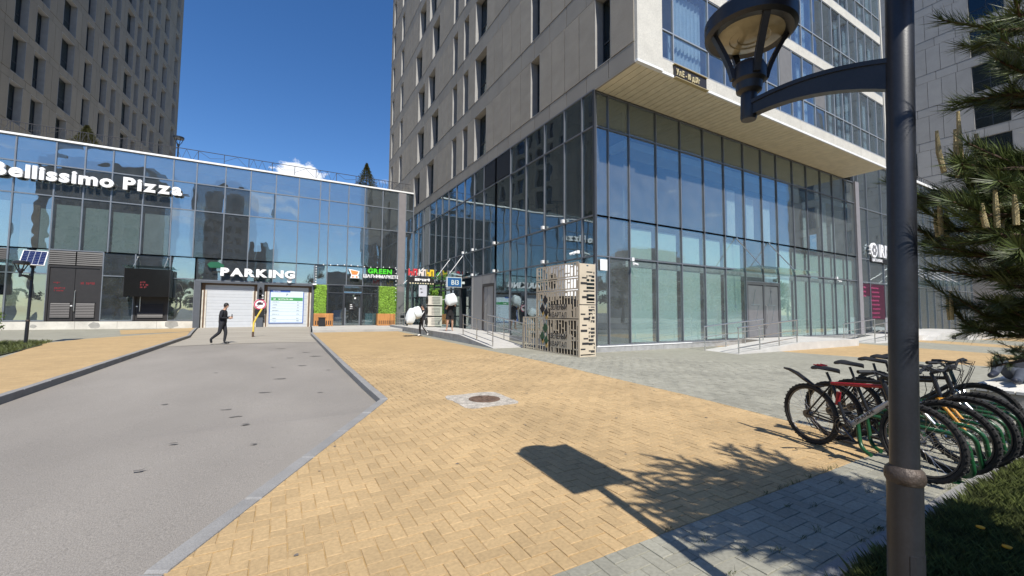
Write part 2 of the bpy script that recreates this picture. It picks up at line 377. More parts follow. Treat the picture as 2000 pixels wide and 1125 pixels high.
# paving: sheets under and beyond the built pavers
XBP = [(-9, 6.0), (2, 6.12), (5, 6.58), (10, 6.98), (40, 6.98)]
def xb(y):
    for a, b in zip(XBP, XBP[1:]):
        if y <= b[0]: return a[1] + (b[1] - a[1]) * (y - a[0]) / (b[0] - a[0])
    return XBP[-1][1]
DG = (1.55 - (-0.62)) / (7.25 - 3.14)                      # slope of the flush kerb
def xk(y): return (1.55 if y > 7.25 else 1.55 - (7.25 - y) * DG) + 0.13
GE = 1.27                                                  # south edge of the paving (kerb of the lawn)
pav = MB()
sheet(pav, [(xk(-3), -3), (1.2, -3), (1.2, 2.0), (xb(2), 2.0), (6.58, 5), (xb(7.25), 7.25), (xk(7.3), 7.25), (xk(7.25), 7.25)], -0.006, 0)
sheet(pav, [(1.68, 7.25), (xb(7.25), 7.25), (6.98, 10), (6.98, 27.9), (1.8, 27.9)], -0.012, 0)
sheet(pav, [(1.2, GE), (60, GE), (60, 2.0), (1.2, 2.0)], -0.006, 1)
sheet(pav, [(xb(2), 2.0), (18.6, 2.0), (17.2, 11.8), (6.98, 11.8), (6.98, 10), (6.58, 5)], -0.006, 1)
sheet(pav, [(6.98, 11.8), (10.3, 11.8), (10.3, 27.9), (6.98, 27.9)], -0.012, 1)
sheet(pav, [(18.6, 2), (24, 2), (27, 11.8), (17.2, 11.8)], -0.012, 0)
sheet(pav, [(24, 2), (28.5, 2), (32.5, 11.8), (27, 11.8)], -0.012, 1)
sheet(pav, [(28.5, 2), (31, 2), (35.5, 11.8), (32.5, 11.8)], -0.012, 0)
sheet(pav, [(31, 2), (36, 2), (40.5, 11.8), (35.5, 11.8)], -0.012, 1)
sheet(pav, [(36, 2), (62, 2), (62, 11.8), (40.5, 11.8)], -0.012, 0)
sheet(pav, [(-4.13, 9), (-4.13, 27), (-4.6, 31), (-7.6, 26), (-8.1, 23.5), (-6.6, 16), (-6.0, 9)], -0.012, 0)
sheet(pav, [(-4.62, 31.3), (-5.05, 36.1), (-8.5, 34), (-7.2, 29)], -0.012, 0)
sheet(pav, [(-6.0, 9), (-6.6, 16), (-8.1, 23.5), (-40, 23.5), (-40, 9)], -0.03, 1)
sheet(pav, [(-8.1, 23.5), (-7.6, 26), (-4.62, 31.3), (-7.2, 29), (-8.5, 34), (-5.05, 36.1), (-40, 36.1), (-40, 23.5)], -0.02, 1)
sheet(pav, [(-4.13, 9), (-4.43, 7.25), (-4.73, 6.6), (-5.63, 5), (-6.83, 3.14), (-7.63, 2), (-11.13, -3), (-40, -3), (-40, 9)], -0.012, 1)
pavement = struct('pavement', pav, [M_po, M_pg], recalc=False)
for p_ in pavement.data.polygons:
    pass
# built pavers in herringbone bond
CAMI = Matrix(CAM_M).transposed()
def seen(x, y, mx=0.09):
    c = CAMI @ Vector((x, y, gz(y) - CAMZ)); z = -c.z
    if z < 0.4: return 0
    u, v = c.x / z * 0.8, c.y / z * 0.8
    if abs(u) > 1.0 + mx or v < -0.5625 - mx: return 0
    return 1 / z
U = 0.1; JW = 0.0032
whole = []; fields = {0: MB(), 1: MB()}
MHR = (2.60, 3.55, 5.90, 6.98)
for ix in range(-12, 175):
    for iy in range(12, 168):
        t = (ix - iy) % 4
        if t not in (0, 3): continue
        w_, h_ = (2, 1) if t == 0 else (1, 2)
        x0, y0 = ix * U, iy * U; x1, y1 = x0 + w_ * U, y0 + h_ * U; cx, cy_ = (x0 + x1) / 2, (y0 + y1) / 2
        if cx * cx + cy_ * cy_ > 14.5 ** 2 or not seen(cx, cy_): continue
        if MHR[0] < cx < MHR[1] and MHR[2] < cy_ < MHR[3]: continue
        if cx > 8.6 and cy_ > 10.7: continue
        poly = [(x0 + JW, y0 + JW), (x1 - JW, y0 + JW), (x1 - JW, y1 - JW), (x0 + JW, y1 - JW)]
        full = poly
        if cy_ < 7.35: poly = clip(poly, 1, -DG, 1.55 + 0.13 * 1.13 - DG * 7.25)
        elif cx < 2.2: poly = clip(poly, 1, 0, 1.685)
        poly = clip(poly, 0, 1, GE + 0.005)
        if len(poly) < 3: continue
        a_, b_ = [(p, q) for p, q in zip(XBP, XBP[1:]) if p[0] <= cy_ < q[0]][0]
        sl = (b_[1] - a_[1]) / (b_[0] - a_[0]); k0 = a_[1] - sl * a_[0]
        north = clip(poly, 0, 1, 2.0 + JW); south = clip(poly, 0, -1, -(2.0 - JW))
        if cx > 12: bits = [(north, 1), (south, 1)]
        else: bits = [(clip(north, -1, sl, -k0 + JW), 0), (clip(north, 1, -sl, k0 + JW), 1), (south, 1)]
        for q, zc in bits:
            if len(q) < 3: continue
            ar = 0.5 * abs(sum(q[i][0] * q[(i + 1) % len(q)][1] - q[(i + 1) % len(q)][0] * q[i][1] for i in range(len(q))))
            if ar < 0.0006: continue
            if q == full or (len(q) == 4 and abs(ar - (w_ * U - 2 * JW) * (h_ * U - 2 * JW)) < 1e-6):
                whole.append((seen(cx, cy_), zc, cx, cy_, w_, h_))
            else:
                fields[zc].prism(q, gz(cy_) - 0.035, gz(cy_) + rnd.uniform(-.0025, .002), cham=0.003)
whole.sort(reverse=True)
def paver_poly(w_, h_): a, b = w_ * U / 2 - JW, h_ * U / 2 - JW; return [(-a, -b), (a, -b), (a, b), (-a, b)]
cnt = 0
for s_, zc, cx, cy_, w_, h_ in whole:
    if cnt < 295:
        o = piece('paver', ('paver', zc, w_), lambda: MB().prism(paver_poly(w_, h_), -0.035, 0, cham=0.003).mesh('paver', M_bg if zc else M_bo), pavement, (cx, cy_, gz(cy_) + rnd.uniform(-.0025, .002)))
        o.rotation_euler = (rnd.uniform(-.006, .006), rnd.uniform(-.006, .006), rnd.uniform(-.008, .008)); cnt += 1
    else:
        tz = rnd.uniform(-.0025, .002); ta, tb = rnd.uniform(-.016, .016), rnd.uniform(-.016, .016)
        fields[zc].prism([(cx + a, cy_ + b) for a, b in paver_poly(w_, h_)], gz(cy_) - 0.035, gz(cy_) + tz, cham=0.003,
                         B=lambda x, y, z: Vector((x, y, z + (x - cx) * ta + (y - cy_) * tb)))
for zc, nm in ((0, 'sand_orange_pavers'), (1, 'grey_pavers')):
    o = link(nm, fields[zc].mesh(nm, [M_bo, M_bg][zc], recalc=False), pavement); o['kind'] = 'stuff'
# kerbs: stones one metre long
def kerb(name, pts, w_, side, top=0.004, drop=0.2):
    k = link(name, None); k['kind'] = 'structure'; 
    for (p, q) in zip(pts, pts[1:]):
        p = Vector((*p, 0)); q = Vector((*q, 0)); L_ = (q - p).length; nn = max(1, round(L_)); d = (q - p) / L_; s = Vector((-d.y, d.x, 0)) * side
        for i in range(nn):
            a = p + d * (L_ * i / nn + 0.004); b = p + d * (L_ * (i + 1) / nn - 0.004); m_ = MB(); tz = top + rnd.uniform(-.004, .004)
            c = [a, b, b + s * w_, a + s * w_]
            m_.prism([(v.x, v.y) for v in (c if side > 0 else c[::-1])], -drop, tz, cham=0.012, B=lambda x, y, z: Vector((x, y, z + gz(y))))
            part('kerb_stone', m_, M_kerb, k)
kerb('kerb', [(1.55, 7.25), (1.55, 12), (1.68, 27), (1.75, 28)], 0.13, -1)
kerb('kerb', [(-2.16, 0.22), (-0.62, 3.14), (1.55, 7.25)], 0.13, -1)
kerb('kerb', [(-11, -3), (-7.5, 2), (-6.7, 3.14), (-5.5, 5), (-4.6, 6.6), (-4.3, 7.25), (-4.0, 9), (-4.0, 27), (-4.55, 32), (-4.95, 36)], 0.13, 1)
kerb('kerb', [(1.6, GE), (13.6, GE)], 0.09, -1, top=0.012)
# the manhole in its concrete patch
mh = thing('manhole', 'rusty round manhole cover set in a rough concrete patch in the orange paving', 'manhole', (3.07, 6.44, 0))
m_ = MB(); k = 28; pts = []
for i in range(k):
    a = 6.283 * i / k; c_, s_ = math.cos(a), math.sin(a); q = 1 / max(abs(c_), abs(s_)); pts.append((3.07 + .50 * c_ * q * rnd.uniform(.94, 1.05), 6.44 + .56 * s_ * q * rnd.uniform(.94, 1.05)))
m_.prism(pts, -0.05, 0.006)
part('concrete_patch', m_, mat('rough_pale_patch', (0.42, 0.38, 0.32), 0.95, var=0.35, scale=9, bump=0.8, bscale=50, speck=0.35, sscale=60), mh)
m_ = MB().lathe([(0.27, 0.0), (0.27, 0.014), (0.25, 0.018), (0.0, 0.020)], (3.12, 6.43, 0), 28)
for i in range(8):
    a = 6.283 * i / 8; m_.beam((3.12 + .05 * math.cos(a), 6.43 + .05 * math.sin(a), .022), (3.12 + .22 * math.cos(a), 6.43 + .22 * math.sin(a), .022), .03, .008)
part('cover', m_, mat('rusty_iron', (0.15, 0.095, 0.065), 0.85, 0.2, 0.4, 14, 0.5, 60), mh)
# lawn behind the rack and the small lawn on the left
def blades(mb, n_, fx, h0, h1, wd):
    for _ in range(n_):
        x, y, z = fx(); a = rnd.uniform(0, 6.283); h = rnd.uniform(h0, h1); l = h * rnd.uniform(.2, .9); b = a + rnd.uniform(-1, 1)
        dx, dy = math.cos(a) * wd, math.sin(a) * wd; tx, ty = math.cos(b + 1.57) * l, math.sin(b + 1.57) * l
        mb.add([(x - dx, y - dy, z), (x + dx, y + dy, z), (x + tx * .4 + dx * .7, y + ty * .4 + dy * .7, z + h * .6), (x + tx, y + ty, z + h)], [(0, 1, 2), (0, 2, 3)])
g = MB(); nx, ny = 30, 14; vs_ = []
for j in range(ny + 1):
    for i in range(nx + 1): vs_.append((1.2 + 20 * (i / nx) ** 1.6, 1.18 - 9 * (j / ny) ** 1.8, -0.02 + (rnd.uniform(-.02, .03) if j else -0.02)))
g.add(vs_, [(j * (nx + 1) + i, j * (nx + 1) + i + 1, (j + 1) * (nx + 1) + i + 1, (j + 1) * (nx + 1) + i) for j in range(ny) for i in range(nx)])
lawn = struct('lawn', g, M_lawn, smooth=True)
g = MB()
def gspot(x0, x1, sg):
    while 1:
        x = rnd.uniform(x0, x1); y = 1.15 - abs(rnd.gauss(0, sg)); q = math.sin(x * 4.1 + 1.3 + y) * math.sin(y * 6.7 + x * 1.7) + .5 * math.sin(x * 9 - y * 7)
        if q > rnd.uniform(-1.1, .1): return (x, y, -0.03)
blades(g, 62000, lambda: gspot(1.6, 6.6, .42), .03, .12, .0014)
blades(g, 9000, lambda: gspot(5.5, 14, .5), .04, .13, .003)
M_grass = mat('grass_blade', (0.08, 0.098, 0.024), 0.6, orand=0.55, var=0.5, scale=3.5)
o = link('grass', g.mesh('grass', M_grass, recalc=False)); o['kind'] = 'stuff'; o['label'] = 'uneven green grass around the black lamp post and bike rack'
g = MB()
for (x, y) in [(2.96, .98), (4.1, .9), (3.9, .75)]: g.lathe([(0.004, 0), (.02, .004), (.022, .012), (.006, .016)], (x, y, .09), 10)
single('dandelion', g, mat('yellow_petal', (.75, .36, .02), .7), 'tiny yellow dandelion heads in the grass beside the lamp post', 'flower', (2.96, .98, .09))
g = MB(); sheet(g, [(-7.25, 18.3), (-7.75, 22.4), (-8.5, 24.1), (-13, 25.5), (-13, 17)], 0.0)
struct('lawn', g, M_lawn)
g = MB()
def fl():
    while 1:
        x, y = rnd.uniform(-12, -7.2), rnd.uniform(17.5, 24.5)
        if x < -7.25 - (y - 18.3) * .14 and y < 24.6 - (x + 13) * .12 and y > 17.6: return (x, y, gz(y))
blades(g, 12000, fl, .05, .16, .008)
o = link('grass', g.mesh('grass', M_grass, recalc=False)); o['kind'] = 'stuff'; o['label'] = 'small patch of grass under the shrub on the left'

# weeds in the joints of the grey band, chewing gum and dirt on the pavers
g = MB()
for _ in range(34):
    x = round(rnd.uniform(1.7, 5.4) * 10) / 10; y = rnd.choice([1.3, 1.5, 1.6, 1.7, 1.8, 1.9, 2.0, 2.0, 2.3, 1.29, 1.29]); blades(g, 14, lambda: (x + rnd.gauss(0, .02), y + rnd.gauss(0, .01), 0), .012, .04, .0014)
o = link('joint_weeds', g.mesh('joint_weeds', M_grass, recalc=False)); o['kind'] = 'stuff'
g = MB()
for _ in range(60):
    y = rnd.uniform(2.1, 11); x = rnd.uniform(xk(y) + .1, xb(y) + 3); r = rnd.uniform(.008, .022); k = 9
    if MHR[0] < x < MHR[1] and MHR[2] < y < MHR[3]: continue
    g.add([(x + r * math.cos(6.283 * i / k) * rnd.uniform(.6, 1.2), y + r * math.sin(6.283 * i / k) * rnd.uniform(.6, 1.2), gz(y) + .0042) for i in range(k)], [tuple(range(k))])
o = link('gum_spots', g.mesh('gum_spots', mat('grey_gum', (.16, .14, .12), .9), recalc=False)); o['kind'] = 'stuff'
# ================================================================== facades
def fpt(axis, plane, u, d, z):                             # d = distance out of the wall
    return Vector((u, plane - d, z)) if axis == 'Y' else Vector((plane - d, u, z))
def wbox(mb, axis, plane, u0, u1, d0, d1, z0, z1, m=0):
    a = fpt(axis, plane, u0, d0, z0); b = fpt(axis, plane, u1, d1, z1)
    return mb.box(min(a.x, b.x), min(a.y, b.y), z0, max(a.x, b.x), max(a.y, b.y), z1, m)
def wpart(name, parent, axis, plane, u0, u1, d0, d1, z0, z1, m):
    return part(name, wbox(MB(), axis, plane, u0, u1, d0, d1, z0, z1), m, parent)
def pane(parent, axis, plane, u0, u1, z0, z1, g, name='pane', d=-0.03):
    w_, h_ = round(u1 - u0, 3), round(z1 - z0, 3)
    def mk():
        m = MB(); m.box(*((-w_ / 2, -.006, -h_ / 2, w_ / 2, .006, h_ / 2) if axis == 'Y' else (-.006, -w_ / 2, -h_ / 2, .006, w_ / 2, h_ / 2))); return m.mesh(name, g)
    return piece(name, ('pane', axis, w_, h_, g.name), mk, parent, fpt(axis, plane, (u0 + u1) / 2, d, (z0 + z1) / 2))
def glaze(parent, axis, plane, us, zs, g, fm=None, fw=0.06, skip=(), proud=0.03, name='pane', ends=True):
    fm = fm or M_frame; dp = .07 if g is G_front else .12
    if g is G_front: fw = .045
    for i in range(len(us) - 1):
        for j in range(len(zs) - 1):
            if (i, j) in skip: continue
            pane(parent, axis, plane, us[i] + fw * .3, us[i + 1] - fw * .3, zs[j] + fw * .3, zs[j + 1] - fw * .3, g, name)
    for i, u in enumerate(us):
        if not ends and i in (0, len(us) - 1): continue
        wpart('mullion', parent, axis, plane, u - fw / 2, u + fw / 2, -dp, proud, zs[0], zs[-1], fm)
    for z in zs:
        wpart('transom', parent, axis, plane, us[0], us[-1], -dp + .005, proud - .004, z - fw / 2, z + fw / 2, fm)
def louvre(parent, axis, plane, u0, u1, z0, z1, m, n_, name='louvre'):
    mb = MB(); wbox(mb, axis, plane, u0, u1, -.08, -.06, z0, z1)
    for i in range(n_):
        z = z0 + (z1 - z0) * (i + .5) / n_; h = (z1 - z0) / n_
        a = [fpt(axis, plane, u, d, zz) for u in (u0, u1) for d, zz in ((-.05, z + h * .45), (-.045, z + h * .5), (.0, z - h * .4), (-.005, z - h * .45))]
        mb.add(a, [(0, 1, 5, 4), (1, 2, 6, 5), (2, 3, 7, 6), (3, 0, 4, 7), (0, 3, 2, 1), (4, 5, 6, 7)])
    return part(name, mb, m, parent)
def blind(parent, axis, plane, u0, u1, z0, z1, m=None, d=-.22, name='blind'):
    return wpart(name, parent, axis, plane, u0, u1, d - .01, d, z0, z1, m or M_blind)
def curtain(parent, axis, plane, u0, u1, z0, z1, d=-.35, folds=7):
    n_ = folds * 6; mb = MB(); vs_ = []
    for i in range(n_ + 1):
        u = u0 + (u1 - u0) * i / n_
        for z in (z0, (z0 + z1) / 2, z1):
            s = 1 - .35 * (z - z0) / (z1 - z0)
            vs_.append(fpt(axis, plane, u + .02 * math.sin(i * 2.1), d + .055 * s * math.sin(i * 6.283 / 6 + .6 * math.sin(i)), z))
    mb.add(vs_, [(i * 3 + k, i * 3 + 3 + k, i * 3 + 4 + k, i * 3 + 1 + k) for i in range(n_) for k in (0, 1)])
    o = part('curtain', mb, M_curtain, parent, smooth=True); return o
def tower_face(parent, P0, u, n, ur, wins, bands, mp, mb_, near=290, wd=0.45, pw=0.95, tall=True, split=None):
    """cladding panels, bands and deep window openings of one tower side; u runs along the wall, n points out of it"""
    P0 = Vector(P0); u = Vector(u); n = Vector(n); B = lambda a, d, z: u * a + n * d + Vector((0, 0, z)); key = (round(u.x, 3), round(u.y, 3), round(n.x, 3))
    todo = []
    for k in range(len(bands) - 1):
        z0, z1 = bands[k][1], bands[k + 1][0]
        cuts = []; e = ur[0]
        for (a, b) in sorted(wins(k)):
            if a > e: cuts.append((e, a))
            e = b
            w_, h_ = round(b - a, 3), round(z1 - z0, 3)
            def mk():
                m = MB(); f = .05
                for (a0, a1, q0, q1) in ((-w_ / 2, -w_ / 2 + .02, -h_ / 2, h_ / 2), (w_ / 2 - .02, w_ / 2, -h_ / 2, h_ / 2), (-w_ / 2 + .02, w_ / 2 - .02, -h_ / 2, -h_ / 2 + .03), (-w_ / 2 + .02, w_ / 2 - .02, h_ / 2 - .03, h_ / 2)):
                    m.box(a0, -wd, q0, a1, .012, q1, 0, B)
                for a0 in ([-w_ / 2 + .02, w_ / 2 - .02 - f] + ([-f / 2] if w_ > 1.4 else [])): m.box(a0, -wd + .01, -h_ / 2 + .03, a0 + f, -wd + .07, h_ / 2 - .03, 1, B)
                for q in (-h_ / 2 + .03, h_ / 2 - .03 - f, -h_ * .12): m.box(-w_ / 2 + .02 + f, -wd + .012, q, w_ / 2 - .02 - f, -wd + .066, q + f, 1, B)
                return m.mesh('window', [M_reveal, M_frame])
            def mkp():
                m = MB(); m.box(-w_ / 2 + .06, -wd + .03, -h_ / 2 + .06, w_ / 2 - .06, -wd + .04, h_ / 2 - .06, 0, B); return m.mesh('pane', G_win)
            c = P0 + u * ((a + b) / 2) + Vector((0, 0, (z0 + z1) / 2))
            wi = piece('window', ('win', w_, h_, wd, key), mk, parent, c); piece('pane', ('winp', w_, h_, wd, key), mkp, wi, c)
        if e < ur[1]: cuts.append((e, ur[1]))
        for (a, b) in cuts:
            q = max(1, round((b - a) / pw))
            for i in range(q): todo.append(('cladding_panel', a + (b - a) * i / q, a + (b - a) * (i + 1) / q, z0, z1, mp))
    for (z0, z1) in bands:
        q = max(1, round((ur[1] - ur[0]) / (pw * 1.35)))
        for i in range(q): todo.append(('band_panel', ur[0] + (ur[1] - ur[0]) * i / q, ur[0] + (ur[1] - ur[0]) * (i + 1) / q, z0, z1, mb_))
    cent = lambda t: P0 + u * ((t[1] + t[2]) / 2) + Vector((0, 0, (t[3] + t[4]) / 2))
    todo.sort(key=lambda t: (cent(t) - Vector((0, 0, CAMZ))).length + (0 if (cent(t).z - 1.5) / max(1, abs(CAMI @ (cent(t) - Vector((0, 0, 1.5))))[2] if 0 else 1) < 1e9 else 0))
    used = {'cladding_panel': 0, 'band_panel': 0}; rest = {'cladding_panel': MB(), 'band_panel': MB()}; g = .016
    for t in todo:
        nm, a, b, z0, z1, m = t; c = cent(t); w_, h_ = round(b - a, 3), round(z1 - z0, 3)
        if nm == 'band_panel': out_ = .0
        else: out_ = .012
        box = lambda mm, o: mm.box(-w_ / 2 + g, -.05, -h_ / 2 + g, w_ / 2 - g, out_, h_ / 2 - g, 0, lambda x, d, z: B(x, d, z) + o)
        if used[nm] < near:
            used[nm] += 1
            piece(nm, (nm, w_, h_, key, m.name), lambda: box(MB(), Vector((0, 0, 0))).mesh(nm, m), parent, c)
        else: box(rest[nm], c)
    for nm, r in rest.items():
        if r.v:
            o = part(nm + 's_beyond', r, mp if nm == 'cladding_panel' else mb_, parent); o['kind'] = 'stuff'
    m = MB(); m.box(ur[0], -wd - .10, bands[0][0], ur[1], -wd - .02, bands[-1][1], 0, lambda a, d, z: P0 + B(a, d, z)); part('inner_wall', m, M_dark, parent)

# ---------------------------------------------------------------- the corner tower on its glass podium
XC, YC, YO = 10.24, 11.75, 9.68
T = thing('corner_tower', 'tall beige stone tower jutting out over a dark glass corner podium, in the middle', 'building', (XC, YC, 0))
US = [10.30, 10.93, 12.04, 13.6, 15.14, 16.72, 18.24, 19.84, 21.4, 22.83, 24.46, 25.95, 27.58, 29.02, 30.61, 31.85]
ZS = [0.28, 3.64, 5.19, 8.65, 10.0]
glaze(T, 'Y', YC, US[:8], ZS[:3], G_front, M_fr2); glaze(T, 'Y', YC, US[9:], ZS[:3], G_front, M_fr2)
glaze(T, 'Y', YC, US, ZS[2:], G_front, M_fr2)
glaze(T, 'Y', YC, US[7:10], [3.64, 5.19], G_front, M_fr2, ends=False)
glaze(T, 'Y', YC, US[7:10], [3.10, 3.64], G_front, M_fr2, ends=False)
pane(T, 'Y', YC, 21.35 + .05, 22.80, .33, 3.07, G_side)
# double door on the sunny side
dr = part('door', wbox(wbox(wbox(wbox(MB(), 'Y', YC, 19.87, 19.99, -.1, .02, .3, 3.1), 'Y', YC, 22.69, 22.80, -.1, .02, .3, 3.1), 'Y', YC, 19.99, 22.69, -.1, .018, 2.95, 3.1), 'Y', YC, 21.29, 21.41, -.1, .018, .3, 2.95), mat('grey_door_frame', (.09, .09, .095), .5), T)
for (a, b) in ((19.99, 21.29), (21.41, 22.69)):
    wpart('door_panel', dr, 'Y', YC, a, b, -.07, -.02, .32, 2.93, mat('grey_door_leaf', (.16, .16, .165), .45))
    mb = MB(); 
    for q in range(2):
        x_ = (a + b) / 2 + (q - .5) * .5; mb.beam(fpt('Y', YC, x_, -.015, 1.9), fpt('Y', YC, (a + b) / 2, -.015, 2.7 - q * 1.6), .04, .012)
    mb.beam(fpt('Y', YC, a + .25, -.013, 1.95), fpt('Y', YC, b - .25, -.013, 1.95), .012, .04); part('sticker', mb, mat('pale_blue_sticker', (.19, .21, .22), .5), dr)
mb = MB(); mb.tube([fpt('Y', YC, 21.5, .0, .8), fpt('Y', YC, 21.5, .07, .85), fpt('Y', YC, 21.5, .07, 1.9), fpt('Y', YC, 21.5, 0, 1.95)], .018, 8); part('handle', mb, M_steel, dr)
# plinth blocks
for i in range(12):
    a = 10.26 + i * 1.8; wpart('plinth_block', T, 'Y', YC, a, a + 1.79, -.2, .05, -.05, .22, M_granite)
    wpart('plinth_cap', T, 'Y', YC, a, a + 1.79, -.2, .07, .222, .26, M_trim if i < 3 else M_granite)
for i in range(5):
    a = 11.72 + i * 1.8; wpart('plinth_block', T, 'X', XC, a, a + 1.79, -.2, .03, 0, .26 + gz(a), M_granite)
wpart('corner_post', T, 'Y', YC, 10.20, 10.30, -.06, .04, .26, 10.05, M_frame)
# film and curtains behind the sunny glazing
for i in range(2, 15):
    if i in (7, 8): continue
    a, b = US[i], US[i + 1]
    blind(T, 'Y', YC, a + .16, b - .10, .33, 3.42 + rnd.uniform(-.05, .05), M_film, -.20, 'window_film')
for i in range(2, 15):
    if i in (7, 8): continue
    blind(T, 'Y', YC, US[i] + .14, US[i + 1] - .12, 3.72, 4.95, M_film, -.20, 'window_film')
for (a, b, z0, z1) in ((18.9, 19.6, 5.3, 7.6), (20.5, 21.2, 5.3, 7.4), (21.9, 22.7, 5.3, 7.5), (26.1, 26.7, 5.3, 8.0), (28.2, 28.9, 5.3, 8.3), (29.4, 29.9, 5.3, 7.2)):
    curtain(T, 'Y', YC, a, b, z0, z1, -.3, 4)
for (z0, z1) in ((8.3, 8.62), (3.35, 3.6)):
    wpart('ceiling_edge', T, 'Y', YC, 12.1, 31.7, -1.2, -.3, z0, z1, mat('ceiling_white', (.5, .52, .53), .8))
wpart('inner_wall', T, 'Y', YC, 10.6, 31.7, -2.6, -2.5, .2, 10.0, M_int); wpart('inner_wall', T, 'X', XC, 12.4, 46, -2.2, -2.1, .2, 10.0, M_int)
wpart('inner_floor', T, 'Y', YC, 10.5, 31.7, -2.5, -.15, .2, .26, M_int); wpart('inner_floor', T, 'Y', YC, 12.6, 31.7, -2.5, -.15, 5.1, 5.18, M_int)
wpart('podium_roof', T, 'Y', YC, XC + .4, 31.6, -34, -.12, 9.98, 10.04, M_dark)
wpart('end_post', T, 'Y', YC, 31.85, 32.35, -.3, .12, 0, 10.05, mat('grey_post', (.23, .22, .23), .5))
# shaded side
UL = [11.80, 12.5, 13.66, 15.15, 16.73, 18.29, 19.95, 21.47, 22.85, 24.37, 25.79, 27.24, 28.61, 29.98, 31.5, 33.0, 34.5, 35.95]
glaze(T, 'X', XC, UL[:7], [.30, 3.64, 5.19, 8.65, 10.08], G_side, M_fr2, fw=.05)
glaze(T, 'X', XC, UL[6:], [3.64, 5.19, 8.65, 10.08], G_side, M_fr2, fw=.05)
wpart('lower_post', T, 'X', XC, 28.58, 28.64, -.1, .03, .3, 3.62, M_frame)
for (a, b) in ((18.29, 19.90), (19.90, 21.4)):
    wpart('dark_panel', T, 'X', XC, a + .06, b - .04, -.02, .012, 8.74, 10.02, mat('black_spandrel', (.012, .012, .013), .6))
# grey blank panels and service door
M_grey = mat('grey_metal_panel', (.30, .295, .285), .55, var=.05, stretch=(1, 3, .5))
wpart('blank_panel', T, 'X', XC, 21.52, 22.80, -.08, .02, .3, 3.60, M_grey)
wpart('blank_panel', T, 'X', XC, 20.0, 21.48, -.08, .02, 3.10, 3.60, M_grey)
d2 = part('door', wbox(wbox(wbox(MB(), 'X', XC, 20.0, 20.1, -.1, .03, .3, 3.08), 'X', XC, 21.36, 21.48, -.1, .03, .3, 3.08), 'X', XC, 20.1, 21.36, -.1, .028, 2.95, 3.08), mat('brown_door_frame', (.055, .045, .042), .5), T)
wpart('door_panel', d2, 'X', XC, 20.1, 20.92, -.07, -.02, .32, 2.94, M_grey); wpart('door_panel', d2, 'X', XC, 20.96, 21.35, -.07, -.02, .32, 2.94, M_grey)
mb = MB(); mb.tube([fpt('X', XC, 20.98, 0, .9), fpt('X', XC, 20.98, .07, .95), fpt('X', XC, 20.98, .07, 1.9), fpt('X', XC, 20.98, 0, 1.95)], .018, 6); part('handle', mb, M_steel, d2)
# entrance recess beside the blue sign, glass leaves beyond it
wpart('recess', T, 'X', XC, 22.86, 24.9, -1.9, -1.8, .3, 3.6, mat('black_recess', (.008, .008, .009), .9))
glaze(T, 'X', XC, [24.9, 26.6, 28.58], [.35, 3.0, 3.62], G_side, fw=.08)
wpart('jamb', T, 'X', XC, 22.82, 23.0, -.3, .05, .3, 3.6, M_grey)
d3 = part('door', wbox(wbox(MB(), 'X', XC, 24.75, 24.88, -.1, .04, .3, 3.1), 'X', XC, 23.0, 24.75, -.1, .04, 3.0, 3.1), M_frame, T)
pane(d3, 'X', XC, 23.02, 23.85, .35, 2.98, G_side, d=.0)
glaze(T, 'X', XC, [28.64, 30.2, 31.6, 33.2, 34.7, 35.9], [.35, 2.7, 3.62], G_side, fw=.08)
# fittings along the shaded side: floodlights on the transom
for u_ in (13.66, 15.15, 19.95, 22.85, 24.37):
    mb = MB(); wbox(mb, 'X', XC, u_ - .07, u_ + .07, .03, .14, 5.22, 5.36); part('floodlight', mb, M_white, T)
for u_ in (15.15, 19.95, 22.85): 
    mb = MB(); wbox(mb, 'X', XC, u_ - .07, u_ + .07, .03, .14, 3.68, 3.82); part('floodlight', mb, M_white, T)
# stone side above
BANDS = [(10.10, 10.80)] + [(13.65 + 3.775 * k, 14.57 + 3.775 * k) for k in range(8)]
def wmain(k):
    a = 0.9 * (k % 2)
    return [(10.83 - YO, 11.70 - YO), (15.54 - YO, 16.36 - YO), (21.27 - YO, 22.96 - YO), (24.0 - YO, 24.86 - YO), (25.93 - YO, 26.82 - YO), (30.72 - a - YO, 32.45 - a - YO),
            ((33.45 if k % 3 else 34.4) - YO, (35.35 if k % 3 else 36.25) - YO), (40.7 - YO, 41.85 - YO), (44.5 - YO, 45.5 - YO)]
tower_face(T, (XC, YO, 0), (0, 1, 0), (-1, 0, 0), (0.02, 36.7), wmain, BANDS, M_clad, M_bandgrey)
